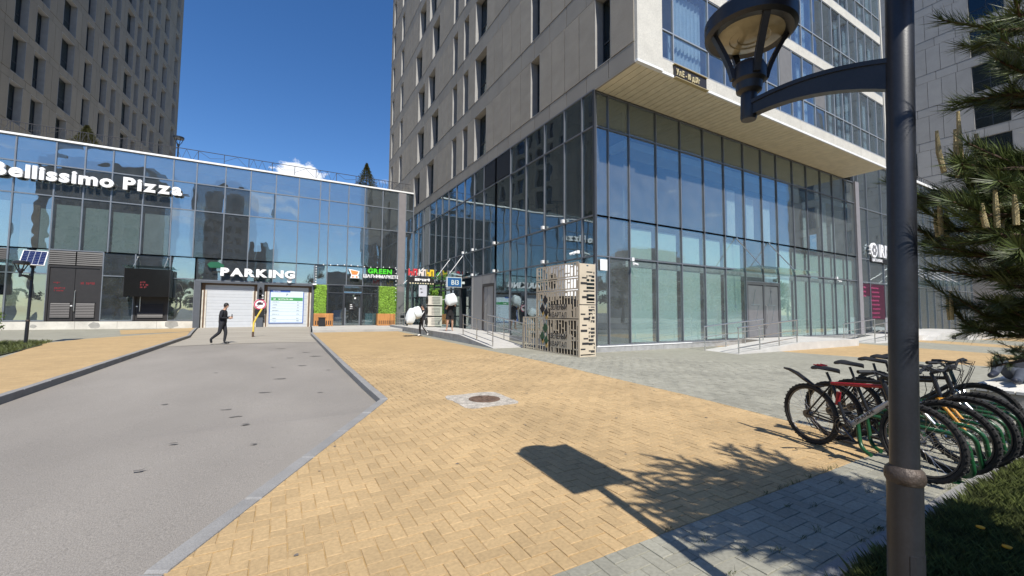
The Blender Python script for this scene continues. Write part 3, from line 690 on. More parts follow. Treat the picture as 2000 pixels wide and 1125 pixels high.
# the overhanging sunny side: stone bands, ribbon windows, curtains
XE = 30.55
FL = [10.14 + 3.7 * k for k in range(6)]
mb = MB()
wbox(mb, 'Y', YO, XC + .02, 11.50, -.4, .10, 10.12, 14.0); part('pier_panel', mb, M_clw, T)
for k in range(3): wpart('pier_panel', T, 'Y', YO, XC + .02, 11.50, -.4, .10, 14.02 + 3.7 * k, 17.70 + 3.7 * k, M_clw)
OU = [11.52, 12.2, 14.23, 15.28, 16.29, 17.3, 18.3, 19.32, 20.4, 21.39, 22.51, 23.53, 24.5, 25.44, 26.4, 27.41, 28.5, 29.54, XE]
for k in range(5):
    z = FL[k]
    for i in range(6):
        a = 11.52 + (XE - 11.52) * i / 6; wpart('spandrel_panel', T, 'Y', YO, a + .004, 11.52 + (XE - 11.52) * (i + 1) / 6 - .004, -.3, .02, z, z + .46, M_clw)
    zz = [z + .50, z + 1.57, z + 3.68]
    glaze(T, 'Y', YO, OU, zz, G_over, mat('pale_window_frame', (.34, .36, .38), .45, .3), fw=.05, name='window_pane', proud=.012)
    wpart('lintel', T, 'Y', YO, 11.52, XE, -.3, .015, z + 3.68, z + 3.70, M_frame)
    for i in range(len(OU) - 1):
        r_ = rnd.random()
        if (k, i) in ((0, 1),) or (r_ < .42 and i > 2): curtain(T, 'Y', YO, OU[i] + .03, OU[i + 1] - .06, z + .52, z + 3.55, -.3, 9 if OU[i + 1] - OU[i] > 1.5 else 6)
        elif (k, i) == (0, 0): wpart('open_sash', T, 'Y', YO, OU[i] + .04, OU[i + 1] - .04, -.05, -.036, z + 1.6, z + 3.6, M_dark)
        elif r_ > .88:
            wpart('open_sash', T, 'Y', YO, OU[i] + .05, OU[i + 1] - .05, .0, .012, z + 1.62, z + 3.6, mat('vent_panel', (.16, .155, .15), .6))
    wpart('inner_wall', T, 'Y', YO, 11.52, XE, -2.1, -2.0, z + .4, z + 3.6, M_int); wpart('inner_floor', T, 'Y', YO, 11.5, XE, -2.0, -.2, z + .3, z + .42, M_int)
wpart('upper_front', T, 'Y', YO, XC + .05, XE, -.5, .0, FL[5], 43, M_clad)
wpart('end_wall', T, 'Y', YO, XE + .02, XE + .16, -36, .06, 10.12, 43, M_clw); wpart('tower_roof', T, 'Y', YO, XC + .5, XE, -36.6, 0, 42.8, 43, M_dark); wpart('tower_back', T, 'Y', YO, XC, XE, -36.75, -36.72, 10.1, 43, M_clad)
sofz = 10.06
nb = 66
for i in range(nb):
    a = XC + .06 + (XE - XC) * i / nb
    def mk():
        m = MB(); w_ = (XE - XC) / nb; m.box(-w_ / 2 + .012, -1.03, 0, w_ / 2 - .012, 1.03, .02); return m.mesh('soffit_board', M_soffit)
    piece('soffit_board', 'sofb', mk, T, (a + (XE - XC) / nb / 2, (YO + YC) / 2, sofz))
wpart('soffit_back', T, 'Y', YO, XC + .05, XE, -2.1, 0, sofz + .06, sofz + .07, M_dark)
wpart('drip_edge', T, 'Y', YO, 11.5, XE + .16, -.02, .05, 10.03, 10.12, M_trim)
wpart('drip_edge', T, 'Y', YO, XC, 11.5, -.02, .12, 10.03, 10.115, M_trim)
wpart('side_edge', T, 'X', XC, YO, YC, -.06, .012, 10.03, 10.098, M_bandgrey)
# address plate
ad = thing('address_plate', 'small dark address plate with raised gold lettering on the overhang edge', 'sign', (12.15, 9.62, 10.05))
part('plate', wbox(MB(), 'Y', 9.655, 12.15, 13.98, 0, .05, 10.02, 10.50), mat('black_plate', (.03, .025, .02), .4), ad)
part('shelf', wbox(MB(), 'Y', 9.655, 12.12, 14.0, 0, .14, 9.99, 10.018), mat('gold_trim', (.55, .42, .2), .4, .5), ad)
part('top_rail', wbox(MB(), 'Y', 9.655, 12.12, 14.0, 0, .10, 10.502, 10.53), MATS['gold_trim'], ad)
sign_letters(ad, 'Ул.Е - 10 д.17г', (12.22, 9.60, 10.15), (1, 0, 0), (0, -1, 0), .22, mat('gold_letter', (.80, .66, .36), .4, .3), .02, .03, gap=.085, wide=.68)
# ---------------------------------------------------------------- the far wing with garages and shops
YW = 36.0
def scribble(mb, axis, plane, u, d, z, h, n_, rev=1):       # a line of print too small to read
    for _ in range(n_):
        w_ = h * rnd.uniform(.45, .8); k = rnd.random()
        if k < .88:
            wbox(mb, axis, plane, min(u, u + rev * w_ * .75), max(u, u + rev * w_ * .75), d, d + .002, z + (h * .4 if k < .2 else 0), z + h * rnd.choice([.85, 1]))
        u += rev * w_
Wg = thing('glass_podium', 'long low glass wing with garage doors and white sign letters, on the left', 'building', (-5, YW, gz(36)))
XW = [-21.0, -19.4, -17.8, -15.95, -14.21, -12.48, -11.15, -9.83, -8.25, -6.72, -5.42, -3.73, -2.17, -0.52, 1.05, 2.58, 3.25, 4.73, 6.02, 7.5, 8.85]
glaze(Wg, 'Y', YW, XW, [5.17, 8.51, 10.45, 11.98], G_wing, mat('grey_aluminium', (.20, .22, .245), .4, .4), fw=.07)
glaze(Wg, 'Y', YW, [9.5, 10.2], [.3, 3.65, 5.17, 8.51, 10.45, 11.98], G_wing, MATS['grey_aluminium'], fw=.07)
wpart('column', Wg, 'Y', YW, 8.88, 9.47, -.3, .06, gz(36), 11.98, mat('taupe_column', (.20, .185, .185), .55))
MA = MATS['grey_aluminium']
glaze(Wg, 'Y', YW, XW[:6], [.76, 3.65, 5.17], G_wing, MA, fw=.07)
glaze(Wg, 'Y', YW, [-10.0, -8.43], [.76, 3.65, 5.17], G_wing, MA, fw=.07); glaze(Wg, 'Y', YW, [-6.62, -5.22], [.76, 3.65, 5.17], G_wing, MA, fw=.07)
glaze(Wg, 'Y', YW, [-8.43, -6.62], [4.22, 5.17], G_wing, MA, fw=.07, ends=False)
glaze(Wg, 'Y', YW, [-5.22, -3.73, -2.17, -.52, 1.05, 2.33, 3.25, 4.73, 6.02, 7.5, 8.85], [3.6, 5.17], G_wing, MA, fw=.07)
wpart('parapet_cap', Wg, 'Y', YW, -21, 10.15, -.5, .10, 12.0, 12.12, M_trim)
wpart('inner_wall', Wg, 'Y', YW, -21, 10.1, -2.6, -2.5, .3, 11.9, M_int)
for z in (5.05, 8.4): wpart('inner_floor', Wg, 'Y', YW, -21, 10.1, -2.5, -.15, z, z + .1, M_int)
wpart('podium_roof', Wg, 'Y', YW, -60, XC - .02, -45, -.1, 11.9, 11.98, M_conc)
wpart('end_block', Wg, 'Y', YW, -60, -21.04, -3, 0, 0, 12, M_clad)
for (i, h) in ((0, 8.3), (1, 8.2), (2, 8.2), (3, 8.0), (5, 8.05), (6, 8.0), (7, 7.9), (8, 8.0)):
    blind(Wg, 'Y', YW, XW[i] + .12, XW[i + 1] - .12, 5.22, h, None if i < 8 else M_white, -.2)
wpart('wood_panel', Wg, 'Y', YW, -13.9, -13.1, -.3, -.27, 5.22, 7.9, M_wood); blind(Wg, 'Y', YW, -13.05, -12.6, 5.22, 7.7)
# rendered plinth, in bays
M_plin = mat('stained_white_render', (.62, .59, .52), .9, var=.22, scale=1.1, bump=.3, bscale=30, speck=.05, sscale=20)
for i in range(8): wpart('plinth_bay', Wg, 'Y', YW, -21 + i * 1.98, -21 + (i + 1) * 1.98 - .012, -.2, .07, 0, .70, M_plin)
for (x, z, r) in ((-10.2, .45, .22), (-6.35, .50, .3), (-12.9, .42, .12)):
    k = 14; part('render_patch', MB().prism([(x + r * 1.25 * math.cos(6.283 * i / k) * rnd.uniform(.85, 1.1), min(.69, z + r * math.sin(6.283 * i / k) * rnd.uniform(.8, 1.1))) for i in range(k)], 0, .004, B=lambda a, b, c: Vector((a, YW - .07 - c, b))), mat('grey_patch', (.33, .32, .29), .9, var=.2), Wg)
# service doors
M_dd = mat('dark_brown_metal', (.024, .022, .022), .5, var=.15)
M_red = mat('red_lettering', (.16, .012, .016), .5)
def service_door(a, b, leaves, lv, label_, red):
    d = part('door', wbox(wbox(wbox(MB(), 'Y', YW, a, a + .1, -.1, .05, .72, 4.2), 'Y', YW, b - .1, b, -.1, .05, .72, 4.2), 'Y', YW, a + .1, b - .1, -.1, .048, 4.08, 4.2), M_dd, Wg)
    w_ = (b - a - .2) / leaves
    for i in range(leaves):
        x0 = a + .1 + w_ * i
        wpart('door_leaf', d, 'Y', YW, x0 + .01, x0 + w_ - .01, -.06, .0, .74, 4.07, M_dd)
        louvre(d, 'Y', YW - .085, x0 + .14, x0 + w_ - .14, .95, 1.85, mat('louvre_slat', (.048, .042, .041), .5), 9)
        for fz in (1.88, .9): wpart('louvre_frame', d, 'Y', YW, x0 + .1, x0 + w_ - .1, .0, .035, fz, fz + .05, M_dd)
    xh = a + .1 + w_ * (1 if leaves == 2 else .12) + .06
    part('handle', MB().tube([fpt('Y', YW, xh, 0, 1.3), fpt('Y', YW, xh, .1, 1.35), fpt('Y', YW, xh, .1, 2.6), fpt('Y', YW, xh, 0, 2.65)], .022, 6), M_steel, d)
    part('lock', wbox(MB(), 'Y', YW, xh - .22, xh - .1, 0, .03, 1.65, 1.72), M_white, d)
    for (n_, x, z, h) in red:
        mb = MB(); scribble(mb, 'Y', YW, x, .004, z, h, n_); part('notice_text', mb, M_red, d)
service_door(-12.48, -10.02, 2, True, '', [(4, -12.2, 3.05, .12), (7, -12.15, 2.72, .11), (7, -12.15, 2.58, .10), (8, -10.98, 3.05, .15)])
service_door(-8.40, -6.62, 1, False, '', [])
louvre(Wg, 'Y', YW - .05, -12.48, -11.28, 4.24, 5.10, M_dd, 7); louvre(Wg, 'Y', YW - .05, -11.22, -10.02, 4.24, 5.10, M_dd, 7)
louvre(Wg, 'Y', YW - .05, -15.9, -14.25, 4.24, 5.10, M_dd, 7)
def canopy(name, label, axis, plane, u0, u1, dep, z, zr, rods, wall_w=.0, group=None):
    c = thing(name, label, 'canopy', fpt(axis, plane, (u0 + u1) / 2, 0, z), group)
    mb = MB(); a = [fpt(axis, plane, u, d, z + (.12 * d / dep) + e) for e in (0, .02) for u in (u0, u1) for d in (.06, dep)]
    mb.add(a, [(0, 1, 3, 2), (4, 6, 7, 5), (0, 4, 5, 1), (2, 3, 7, 6), (1, 5, 7, 3), (0, 2, 6, 4)]); part('glass_sheet', mb, G_canopy, c)
    for u in rods:
        part('tie_rod', MB().tube([fpt(axis, plane, u, .03, zr), fpt(axis, plane, u, dep * .78, z + .14)], .022, 6), M_steel, c)
        mb = MB(); mb.lathe([(.04, -.05), (.04, .05)], fpt(axis, plane, u, dep * .78, z + .12), 10); mb.lathe([(.045, -.05), (.045, .05)], fpt(axis, plane, u, .05, zr), 10); part('clamp', mb, M_steel, c)
    return c
c = canopy('canopy', 'small glass canopy with black side screens above the single metal door', 'Y', YW, -8.85, -6.25, 1.1, 4.2, 5.0, (-8.3, -6.75))
for (u0, u1, d0, d1) in ((-8.72, -8.69, .1, 1.0), (-6.43, -6.40, .1, 1.0)): wpart('side_screen', c, 'Y', YW, u0, u1, d0, d1, 2.3, 4.15, M_black)
wpart('front_screen', c, 'Y', YW, -8.69, -6.43, .97, 1.0, 2.32, 4.14, mat('smoked_sheet', (.012, .012, .012), .12))
mb = MB(); 
for (n_, z) in ((5, 3.2), (6, 3.04), (6, 2.88)): scribble(mb, 'Y', YW - 1.0, -7.9, .002, z, .11, n_)
part('notice_text', mb, M_red, c)
c = canopy('canopy', 'glass canopy with a black screen cut by the left picture edge', 'Y', YW, -17.0, -13.6, 1.1, 4.2, 5.0, (-16.4, -14.6))
wpart('front_screen', c, 'Y', YW, -16.8, -14.35, .97, 1.0, 2.32, 4.14, MATS['smoked_sheet'])
# garage doors
for (a, b, nm) in ((-5.22, -4.86, 0), (-1.46, -1.03, 1), (2.2, 2.36, 2)): wpart('pier', Wg, 'Y', YW, a, b, -.3, .08, gz(36) - .03, 3.56, mat('dark_grey_pier', (.085, .095, .11), .5))
M_gd = mat('pale_grey_sectional_door', (.52, .54, .56), .45, var=.04)
wpart('lintel', Wg, 'Y', YW, -4.86, 2.2, -.3, .05, 3.42, 3.56, MATS['dark_grey_pier'])
for (a, b) in ((-4.86, -1.46), (-1.03, 2.2)):
    gd = part('garage_door', wbox(wbox(wbox(MB(), 'Y', YW, a, a + .22, -.42, -.34, .2, 3.42), 'Y', YW, b - .22, b, -.42, -.34, .2, 3.42), 'Y', YW, a + .22, b - .22, -.42, -.34, 3.3, 3.42), mat('brown_door_track', (.16, .10, .06), .6), Wg)
    for i in range(7): 
        z0 = gz(36) - .02 + i * .445; mb = MB(); wbox(mb, 'Y', YW, a + .22, b - .22, -.40, -.34, z0, z0 + .435); wbox(mb, 'Y', YW, a + .22, b - .22, -.34, -.33, z0 + .20, z0 + .23); part('door_section', mb, M_gd, gd)
    for u in (a + .05, a + .24, b - .3, b - .1): wpart('guide_post', gd, 'Y', YW, u, u + .08, -.33, -.25, gz(36) - .02, 2.9, mat('cream_post', (.62, .58, .50), .6, var=.2, scale=4))
wpart('garage_ceiling', Wg, 'Y', YW, -4.86, 2.2, -.5, -.3, 3.43, 3.55, M_dark)
# price poster on the second door
ps = thing('price_poster', 'blue framed price poster with a green stripe on the right garage door', 'poster', (.5, YW + .3, .6))
BY = YW + .318
part('sheet', wbox(MB(), 'Y', BY, -.60, 1.62, 0, .008, .55, 3.0), mat('pale_blue_sheet', (.62, .72, .78), .5, var=.03), ps)
mb = MB()
for (u0, u1, z0, z1) in ((-.66, -.60, .5, 3.0), (1.62, 1.68, .5, 2.92), (-.60, 1.62, .5, .55), (-.66, .72, 2.90, 3.05)): wbox(mb, 'Y', BY, u0, u1, 0, .014, z0, z1)
part('frame', mb, mat('poster_blue', (.05, .12, .42), .5), ps)
part('stripe', wbox(MB(), 'Y', BY, -.56, 1.60, .008, .013, 2.24, 2.5), mat('poster_green', (.06, .30, .10), .5), ps)
mb = MB(); scribble(mb, 'Y', BY, -.4, .013, 2.32, .09, 24); scribble(mb, 'Y', BY, -.5, .014, 2.95, .06, 14); part('white_text', mb, M_white, ps)
mb = MB()
text_mb(mb, 'P', (.46, BY - .008, 2.62), (1, 0, 0), (0, 0, 1), (0, -1, 0), .18, .01, .004)
for z in (2.12, 1.9, 1.68, 1.46, 1.18, .86, .66):
    scribble(mb, 'Y', BY, -.45, .009, z, .045, rnd.randint(8, 20)); scribble(mb, 'Y', BY, 1.2, .009, z, .06, 5)
    wbox(mb, 'Y', BY, -.56, 1.6, .008, .011, z - .07, z - .06)
part('dark_text', mb, mat('poster_ink', (.07, .09, .13), .6), ps)
# prohibition sign, signal and the bent yellow post
ns = thing('no_entry_sign', 'round red rimmed prohibition sign on the grey pier between the garage doors', 'sign', (-1.25, YW - .1, 1.7))
mb = MB().lathe([(.40, 0), (.40, .03), (.0, .031)], (-1.25, YW - .09, 1.93), 32, axis=(0, -1, 0)); part('disc', mb, M_white, ns)
mb = MB(); n_ = 32
mb.add([Vector((-1.25 + r * math.cos(6.283 * i / n_), YW - .125 - d, 1.93 + r * math.sin(6.283 * i / n_))) for d in (0, .01) for r in (.31, .385) for i in range(n_)], [(n_ * 2 + i, n_ * 2 + (i + 1) % n_, n_ * 3 + (i + 1) % n_, n_ * 3 + i) for i in range(n_)] + [(n_ + i, n_ + (i + 1) % n_, n_ * 3 + (i + 1) % n_, n_ * 3 + i) for i in range(n_)])
mb.beam((-1.50, YW - .13, 1.75), (-1.0, YW - .13, 2.13), .012, .055, up=(0, 1, 0)); part('red_ring', mb, mat('sign_red', (.55, .03, .09), .5), ns)
mb = MB(); mb.box(-1.46, YW - .128, 1.90, -1.06, YW - .121, 2.02); mb.box(-1.38, YW - .128, 2.02, -1.16, YW - .121, 2.10); part('pictogram', mb, M_black, ns)
tl = thing('signal_light', 'small black signal light above the round prohibition sign', 'traffic light', (-1.25, YW - .1, 2.4))
mb = MB(); mb.box(-1.36, YW - .26, 2.42, -1.14, YW - .081, 3.1); mb.box(-1.30, YW - .17, 3.1, -1.20, YW - .085, 3.22); part('housing', mb, M_black, tl)
for z in (2.58, 2.93): part('visor', MB().lathe([(.075, 0), (.085, .10), (.08, .10), (.07, .01)], (-1.25, YW - .25, z), 12, axis=(0, -1, 0)), M_black, tl)
mb = MB(); mb.box(-1.2, YW - .2, 2.36, -1.04, YW - .085, 2.44); mb.lathe([(.06, 0), (.06, .1)], (-1.12, YW - .2, 2.6), 10, axis=(0.3, -1, -.2)); part('camera', mb, M_white, tl)
part('cabinet', MB().box(-1.55, YW - .16, 1.05, -.95, YW - .082, 1.56), M_black, tl)
yp = MB(); yz = road_z(-1.17, 26) + .01
yp.tube([(-1.17, 26, yz), (-1.15, 26, yz + .75), (-1.05, 26, yz + 1.0), (-.80, 26.0, yz + 1.52)], .045, 10, 0); yp.tube([(-1.17, 26, yz - .02), (-1.17, 26, yz + .28)], .052, 10, 1)
yo = single('bollard', yp, [mat('yellow_paint', (.70, .52, .08), .5), mat('rusty_base', (.10, .06, .04), .8)], 'bent yellow steel post with a dark foot in front of the garage doors', 'bollard', (-1.17, 26, yz), smooth=True)
# roof-level railing
rl = thing('roof_railing', 'thin dark roof railing with zigzag braces along the glass wing', 'railing', (-5, 36.6, 12.0))
M_rail = mat('dark_railing', (.045, .045, .05), .5)
def tb(name, p, q, r): part(name, MB().tube([p, q], r, 6), M_rail, rl)
RY = 36.7
tb('top_rail', (-21, RY, 13.05), (10.1, RY, 13.05), .024); tb('low_rail', (-21, RY, 12.25), (10.1, RY, 12.25), .018)
x = -21.0; k = 0
while x < 9.6:
    tb('post', (x, RY, 11.98), (x, RY, 13.05), .022)
    if x < -9.5 or x > 6.2:
        for q in range(6): tb('baluster', (x + 1.55 * (q + .5) / 6, RY, 12.25), (x + 1.55 * (q + .5) / 6, RY, 13.05), .012)
    z = [(0, 0, .8), (.35, .8, 0), (.7, 0, .8), (1.1, .8, .35), (1.55, .35, 0)]
    pts = {0: [(0, 0), (.30, .8), (.6, 0), (.85, .8), (1.2, 0), (1.55, .8)], 1: [(0, .8), (.7, .35), (1.55, .5)], 2: [(0, .3), (.8, .75), (1.55, 0)]}[k % 3]
    for (a, b), (c_, d_) in zip(pts, pts[1:]): tb('brace', (x + a, RY, 12.25 + b), (x + c_, RY, 12.25 + d_), .012)
    x += 1.55; k += 1
# the green shop
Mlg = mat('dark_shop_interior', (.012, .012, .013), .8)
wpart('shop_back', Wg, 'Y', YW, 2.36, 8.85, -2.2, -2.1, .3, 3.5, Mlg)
wpart('shop_floor', Wg, 'Y', YW, 2.36, 8.85, -2.1, -.1, .28, .3, mat('shop_floor_tile', (.22, .2, .19), .5))
glaze(Wg, 'Y', YW, [3.35, 4.55], [.32, 2.95, 3.56], G_side, fw=.08); glaze(Wg, 'Y', YW, [6.0, 7.3], [.32, 2.95, 3.56], G_side, fw=.08)
pane(Wg, 'Y', YW, 4.6, 5.96, 2.98, 3.54, G_wing)
gdz = gz(36) + .07
d4 = part('door', wbox(wbox(wbox(MB(), 'Y', YW, 4.57, 4.66, -.1, .03, gdz, 2.96), 'Y', YW, 5.88, 5.98, -.1, .03, gdz, 2.96), 'Y', YW, 4.66, 5.88, -.1, .028, 2.86, 2.96), M_frame, Wg)
pane(d4, 'Y', YW, 4.68, 5.26, gdz + .03, 2.84, G_side); pane(d4, 'Y', YW, 5.28, 5.86, gdz + .03, 2.84, G_side)
for u in (4.66, 5.78): wpart('stile', d4, 'Y', YW, u, u + .1, -.06, .02, gdz, 1.75, MA)
wpart('door_notice', d4, 'Y', YW, 5.0, 5.45, .0, .012, 1.55, 2.1, M_black)
mb = MB(); 
for i in range(3): scribble(mb, 'Y', YW, 5.08, .013, 1.97 - i * .15, .08, 4)
mb.lathe([(.08, 0), (.08, .006)], (5.45, YW - .02, 2.55), 12, axis=(0, -1, 0)); part('white_text', mb, M_white, d4)
def item(name, label, cat, mb, m, base, smooth=False): return single(name, mb, m, label, cat, base, None, smooth)
mb = MB(); mb.prism([(3.75, 36.6), (4.5, 36.6), (4.45, 36.25), (3.8, 36.25)], .35, 1.55); item('basket_stack', 'blue plastic box standing behind the shop window', 'box', mb, mat('blue_box', (.03, .09, .28), .5), (4.1, 36.4, .3))
mb = MB(); mb.box(6.35, 36.25, .32, 7.2, 36.6, 1.3); item('counter', 'pale turquoise counter behind the right pane of the green shop', 'counter', mb, mat('turquoise_board', (.34, .62, .64), .5), (6.8, 36.4, .3))
pl = MB(); pl.prism([(1.85, 28.2), (7.4, 28.2), (8.0, 31.5), (8.0, 36.05), (2.3, 36.05)], gz(28) - .1, gz(36) + .062)
fp = link('shop_terrace', pl.mesh('shop_terrace', M_conc)); fp['kind'] = 'structure'
def leaf_wall(name, label, u0, u1, z0, z1, axis, plane, n_, out=.1, grp=None):
    t_ = thing(name, label, 'plant wall', fpt(axis, plane, (u0 + u1) / 2, 0, z0))
    wpart('backing', t_, axis, plane, u0, u1, .0, .05, z0, z1, mat('dark_leaf_backing', (.03, .055, .012), .9))
    mb = MB()
    for _ in range(n_):
        u = rnd.uniform(u0, u1); z = rnd.uniform(z0, z1); c_ = fpt(axis, plane, u, .05 + rnd.random() * out, z); s = rnd.uniform(.035, .065)
        nn = fpt(axis, 0, rnd.uniform(-.8, .8), 1, rnd.uniform(-.3, 1.0)).normalized(); a = nn.orthogonal().normalized(); a.rotate(Matrix.Rotation(rnd.uniform(0, 6.28), 3, nn)); b = nn.cross(a)
        mb.add([c_ - a * s, c_ + b * s * .6 + nn * s * .2, c_ + a * s * 1.2, c_ - b * s * .6 + nn * s * .2], [(0, 1, 2), (0, 2, 3)])
    o = link('leaves', mb.mesh('leaves', M_leafwall, off=WL[t_], recalc=False), t_); o['kind'] = 'stuff'
leaf_wall('leaf_wall', 'narrow strip of bright green artificial leaves left of the shop door', 2.40, 3.25, 1.2, 3.55, 'Y', YW, 2600)
leaf_wall('leaf_wall', 'wide panel of bright green artificial leaves right of the shop door', 7.35, 8.82, .3, 3.6, 'Y', YW, 5200)
leaf_wall('leaf_wall', 'green artificial leaf panel behind the stacked air conditioners', 29.0, 30.6, .5, 3.1, 'X', XC, 3600)
def pallet_box(u0, u1, label):
    t_ = thing('planter', label, 'planter', ((u0 + u1) / 2, 35.3, gdz - .008)); zt = gdz + .98
    for (za, zb) in ((zt - .1, zt), (gdz + .45, gdz + .55), (gdz, gdz + .08)): part('rail', MB().box(u0, 35.0, za, u1, 35.02, zb), M_pallet, t_)
    n_ = 9
    for i in range(n_):
        a = u0 + (u1 - u0) * i / n_; part('plank', MB().box(a + .015, 34.97, gdz + .02, a + (u1 - u0) / n_ * .62, 34.995, zt - .02), M_pallet, t_)
    for u in (u0, u1 - .03): 
        part('side_board', MB().box(u, 35.025, gdz, u + .03, 35.6, zt), M_pallet, t_)
    part('back_board', MB().box(u0 + .03, 35.58, gdz, u1 - .03, 35.6, zt), M_pallet, t_); part('fill', MB().box(u0 + .03, 35.025, gdz + .02, u1 - .03, 35.57, gdz + .4), M_dark, t_)
pallet_box(2.35, 3.72, 'orange pallet wood planter with a black bin before it, left of shop door')
pallet_box(7.10, 8.55, 'orange pallet wood planter right of the shop door')
mb = MB(); mb.prism([(2.65, 34.3), (3.1, 34.3), (3.1, 34.75), (2.65, 34.75)], gdz - .008, gdz + .62); mb.prism([(2.62, 34.27), (3.13, 34.27), (3.13, 34.78), (2.62, 34.78)], gdz + .62, gdz + .68)
item('litter_bin', 'square black litter bin in front of the left pallet planter', 'bin', mb, M_black, (2.87, 34.5, gdz - .008))
mb = MB()
for (x0, y0) in ((8.9, 34.4), (9.25, 34.4), (8.9, 34.75), (9.25, 34.75)): mb.tube([(x0, y0, gdz), (x0, y0, gdz + .45)], .015, 6)
mb.box(8.86, 34.36, gdz + .43, 9.29, 34.79, gdz + .46); mb.beam((8.9, 34.78, gdz + .46), (8.9, 34.82, gdz + .85), .03, .03); mb.beam((9.25, 34.78, gdz + .46), (9.25, 34.82, gdz + .85), .03, .03); mb.box(8.9, 34.79, gdz + .62, 9.25, 34.82, gdz + .85)
item('chair', 'small black chair beside the right leaf panel', 'chair', mb, M_black, (9.07, 34.6, gdz))
# ---------------------------------------------------------------- lettering
M_lw = mat('white_sign_face', (.86, .86, .86), .4)
def sign(name, label, base): return thing(name, label, 'sign', base)
s1 = sign('lettering', 'large white channel letters reading Bellissimo Pizza on the glass wing', (-10, YW, 9.3))
w_ = sign_letters(s1, 'Bellissimo Pizza', (-15.05, YW - .22, 9.40), (1, 0, 0), (0, -1, 0), .78, M_lw, .04, .16, gap=.07, wide=1.12)
part('mounting_rail', MB().box(-15.0, YW - .2, 9.5, -5.8, YW - .16, 9.56), M_black, s1)
s2 = sign('lettering', 'white PARKING letters with a green leaf above the garage doors', (-1.5, YW, 4))
sign_letters(s2, 'PARKING', (-3.74, YW - .2, 3.98), (1, 0, 0), (0, -1, 0), .54, M_lw, .055, .16, gap=.07, wide=1.27)
mb = MB(); mb.prism([(-4.55, 4.72), (-4.35, 4.92), (-3.9, 4.93), (-3.55, 4.72), (-3.6, 4.52), (-3.95, 4.5), (-4.4, 4.5)], 0, .12, B=lambda a, b, c: Vector((a, YW - .08 - c, b))); part('leaf_emblem', mb, mat('dark_green_face', (.015, .11, .055), .4), s2)
part('dot_emblem', MB().lathe([(.17, 0), (.17, .14)], (.62, YW - .06, 3.78), 20, axis=(0, -1, 0)), M_lw, s2)
part('mounting_rail', MB().box(-4.2, YW - .16, 4.2, .7, YW - .11, 4.26), M_black, s2)
s3 = sign('lettering', 'green and white shop letters with an orange cart emblem above the shop', (6.8, YW, 4.2))
sign_letters(s3, 'GREEN', (6.36, YW - .2, 4.68), (1, 0, 0), (0, -1, 0), .40, mat('bright_green_face', (.08, .62, .03), .4), .04, .12, gap=.08, wide=1.07)
sign_letters(s3, 'ШАҒЫНМАРКЕТІ', (6.0, YW - .2, 4.30), (1, 0, 0), (0, -1, 0), .26, M_lw, .03, .12, gap=.05, wide=.96)
mb = MB(); mb.prism([(4.85, 4.95), (5.72, 4.80), (5.62, 4.45), (5.7, 4.2), (5.0, 4.2), (5.08, 4.45)], 0, .1, B=lambda a, b, c: Vector((a, YW - .1 - c, b))); part('cart_emblem', mb, M_lw, s3)
mb = MB(); mb.prism([(5.0, 4.86), (5.62, 4.76), (5.52, 4.5), (5.12, 4.5)], 0, .02, B=lambda a, b, c: Vector((a, YW - .2 - c, b)))
for q in (5.2, 5.5): mb.lathe([(.07, 0), (.07, .02)], (q, YW - .2, 4.32), 12, axis=(0, -1, 0))
part('basket_emblem', mb, mat('orange_face', (.80, .26, .07), .4), s3)
# string of bulbs round the green shop front
sb = thing('light_string', 'string of small white bulbs looped round the green shop front', 'lights', (5.5, YW - .1, 4.5))
pts = [(2.45, YW - .15, 3.6 + i * .2) for i in range(8)] + [(2.45 + i * .52, YW - .15, 5.22 - .04 * math.sin(i)) for i in range(1, 13)] + [(8.75, YW - .15, 5.1 - i * .33) for i in range(9)]
part('wire', MB().tube(pts, .012, 5), M_black, sb)
for p in pts: piece('bulb', 'bulb', lambda: MB().lathe([(.01, -.06), (.045, -.03), (.05, .01), (.02, .05)], n=8).mesh('bulb', M_white, True), sb, p)
# ---------------------------------------------------------------- neighbouring towers
aL = R_(4.2)
LT = thing('neighbour_tower', 'tall tan stone tower with deep narrow windows rising behind the glass wing', 'building', (-15, 80.5, 12))
WIN_L = [(-2.6, -.9), (-7.3, -5.45), (-10.6, -9.0), (-13.3, -11.55), (-16.2, -14.9), (-19.1, -17.0), (-21.9, -20.7), (-24.3, -22.85), (-27.45, -26.0), (-31.3, -29.2), (-34.75, -33.2), (-37.25, -35.7), (-40.6, -39.0), (-43, -41.9)]
def wleft(k):
    if k % 4 == 1: return [(a, b - (.5 if i in (9,) else 0)) for i, (a, b) in enumerate(WIN_L)]
    return [(a, b) for i, (a, b) in enumerate(WIN_L)]
tower_face(LT, (-15, 80.5, 0), (math.sin(aL), math.cos(aL), 0), (math.cos(aL), -math.sin(aL), 0), (-43.6, 0), wleft, [(14.67 + 3.65 * (k - 1) - .02, 15.27 + 3.65 * (k - 1)) for k in range(13)], M_claddark, M_claddark, wd=.5, pw=1.0)
u_ = Vector((math.sin(aL), math.cos(aL), 0)); n_v = Vector((math.cos(aL), -math.sin(aL), 0)); P_ = Vector((-15, 80.5, 0))
Bq = lambda a, d, z: P_ + u_ * a + n_v * d + Vector((0, 0, z))
part('end_wall', MB().box(.005, -20, 11.98, .3, .01, 55.2, 0, Bq), M_claddark, LT); part('south_wall', MB().box(-43.9, -20, 11.98, -43.62, .01, 55.2, 0, Bq), M_claddark, LT)
part('roof', MB().box(-43.6, -20, 55.1, 0, -.1, 55.3, 0, Bq), M_dark, LT)
RT = thing('neighbour_tower', 'grey stone tower with dark square windows behind the pine, far right', 'building', (60, 10, 0))
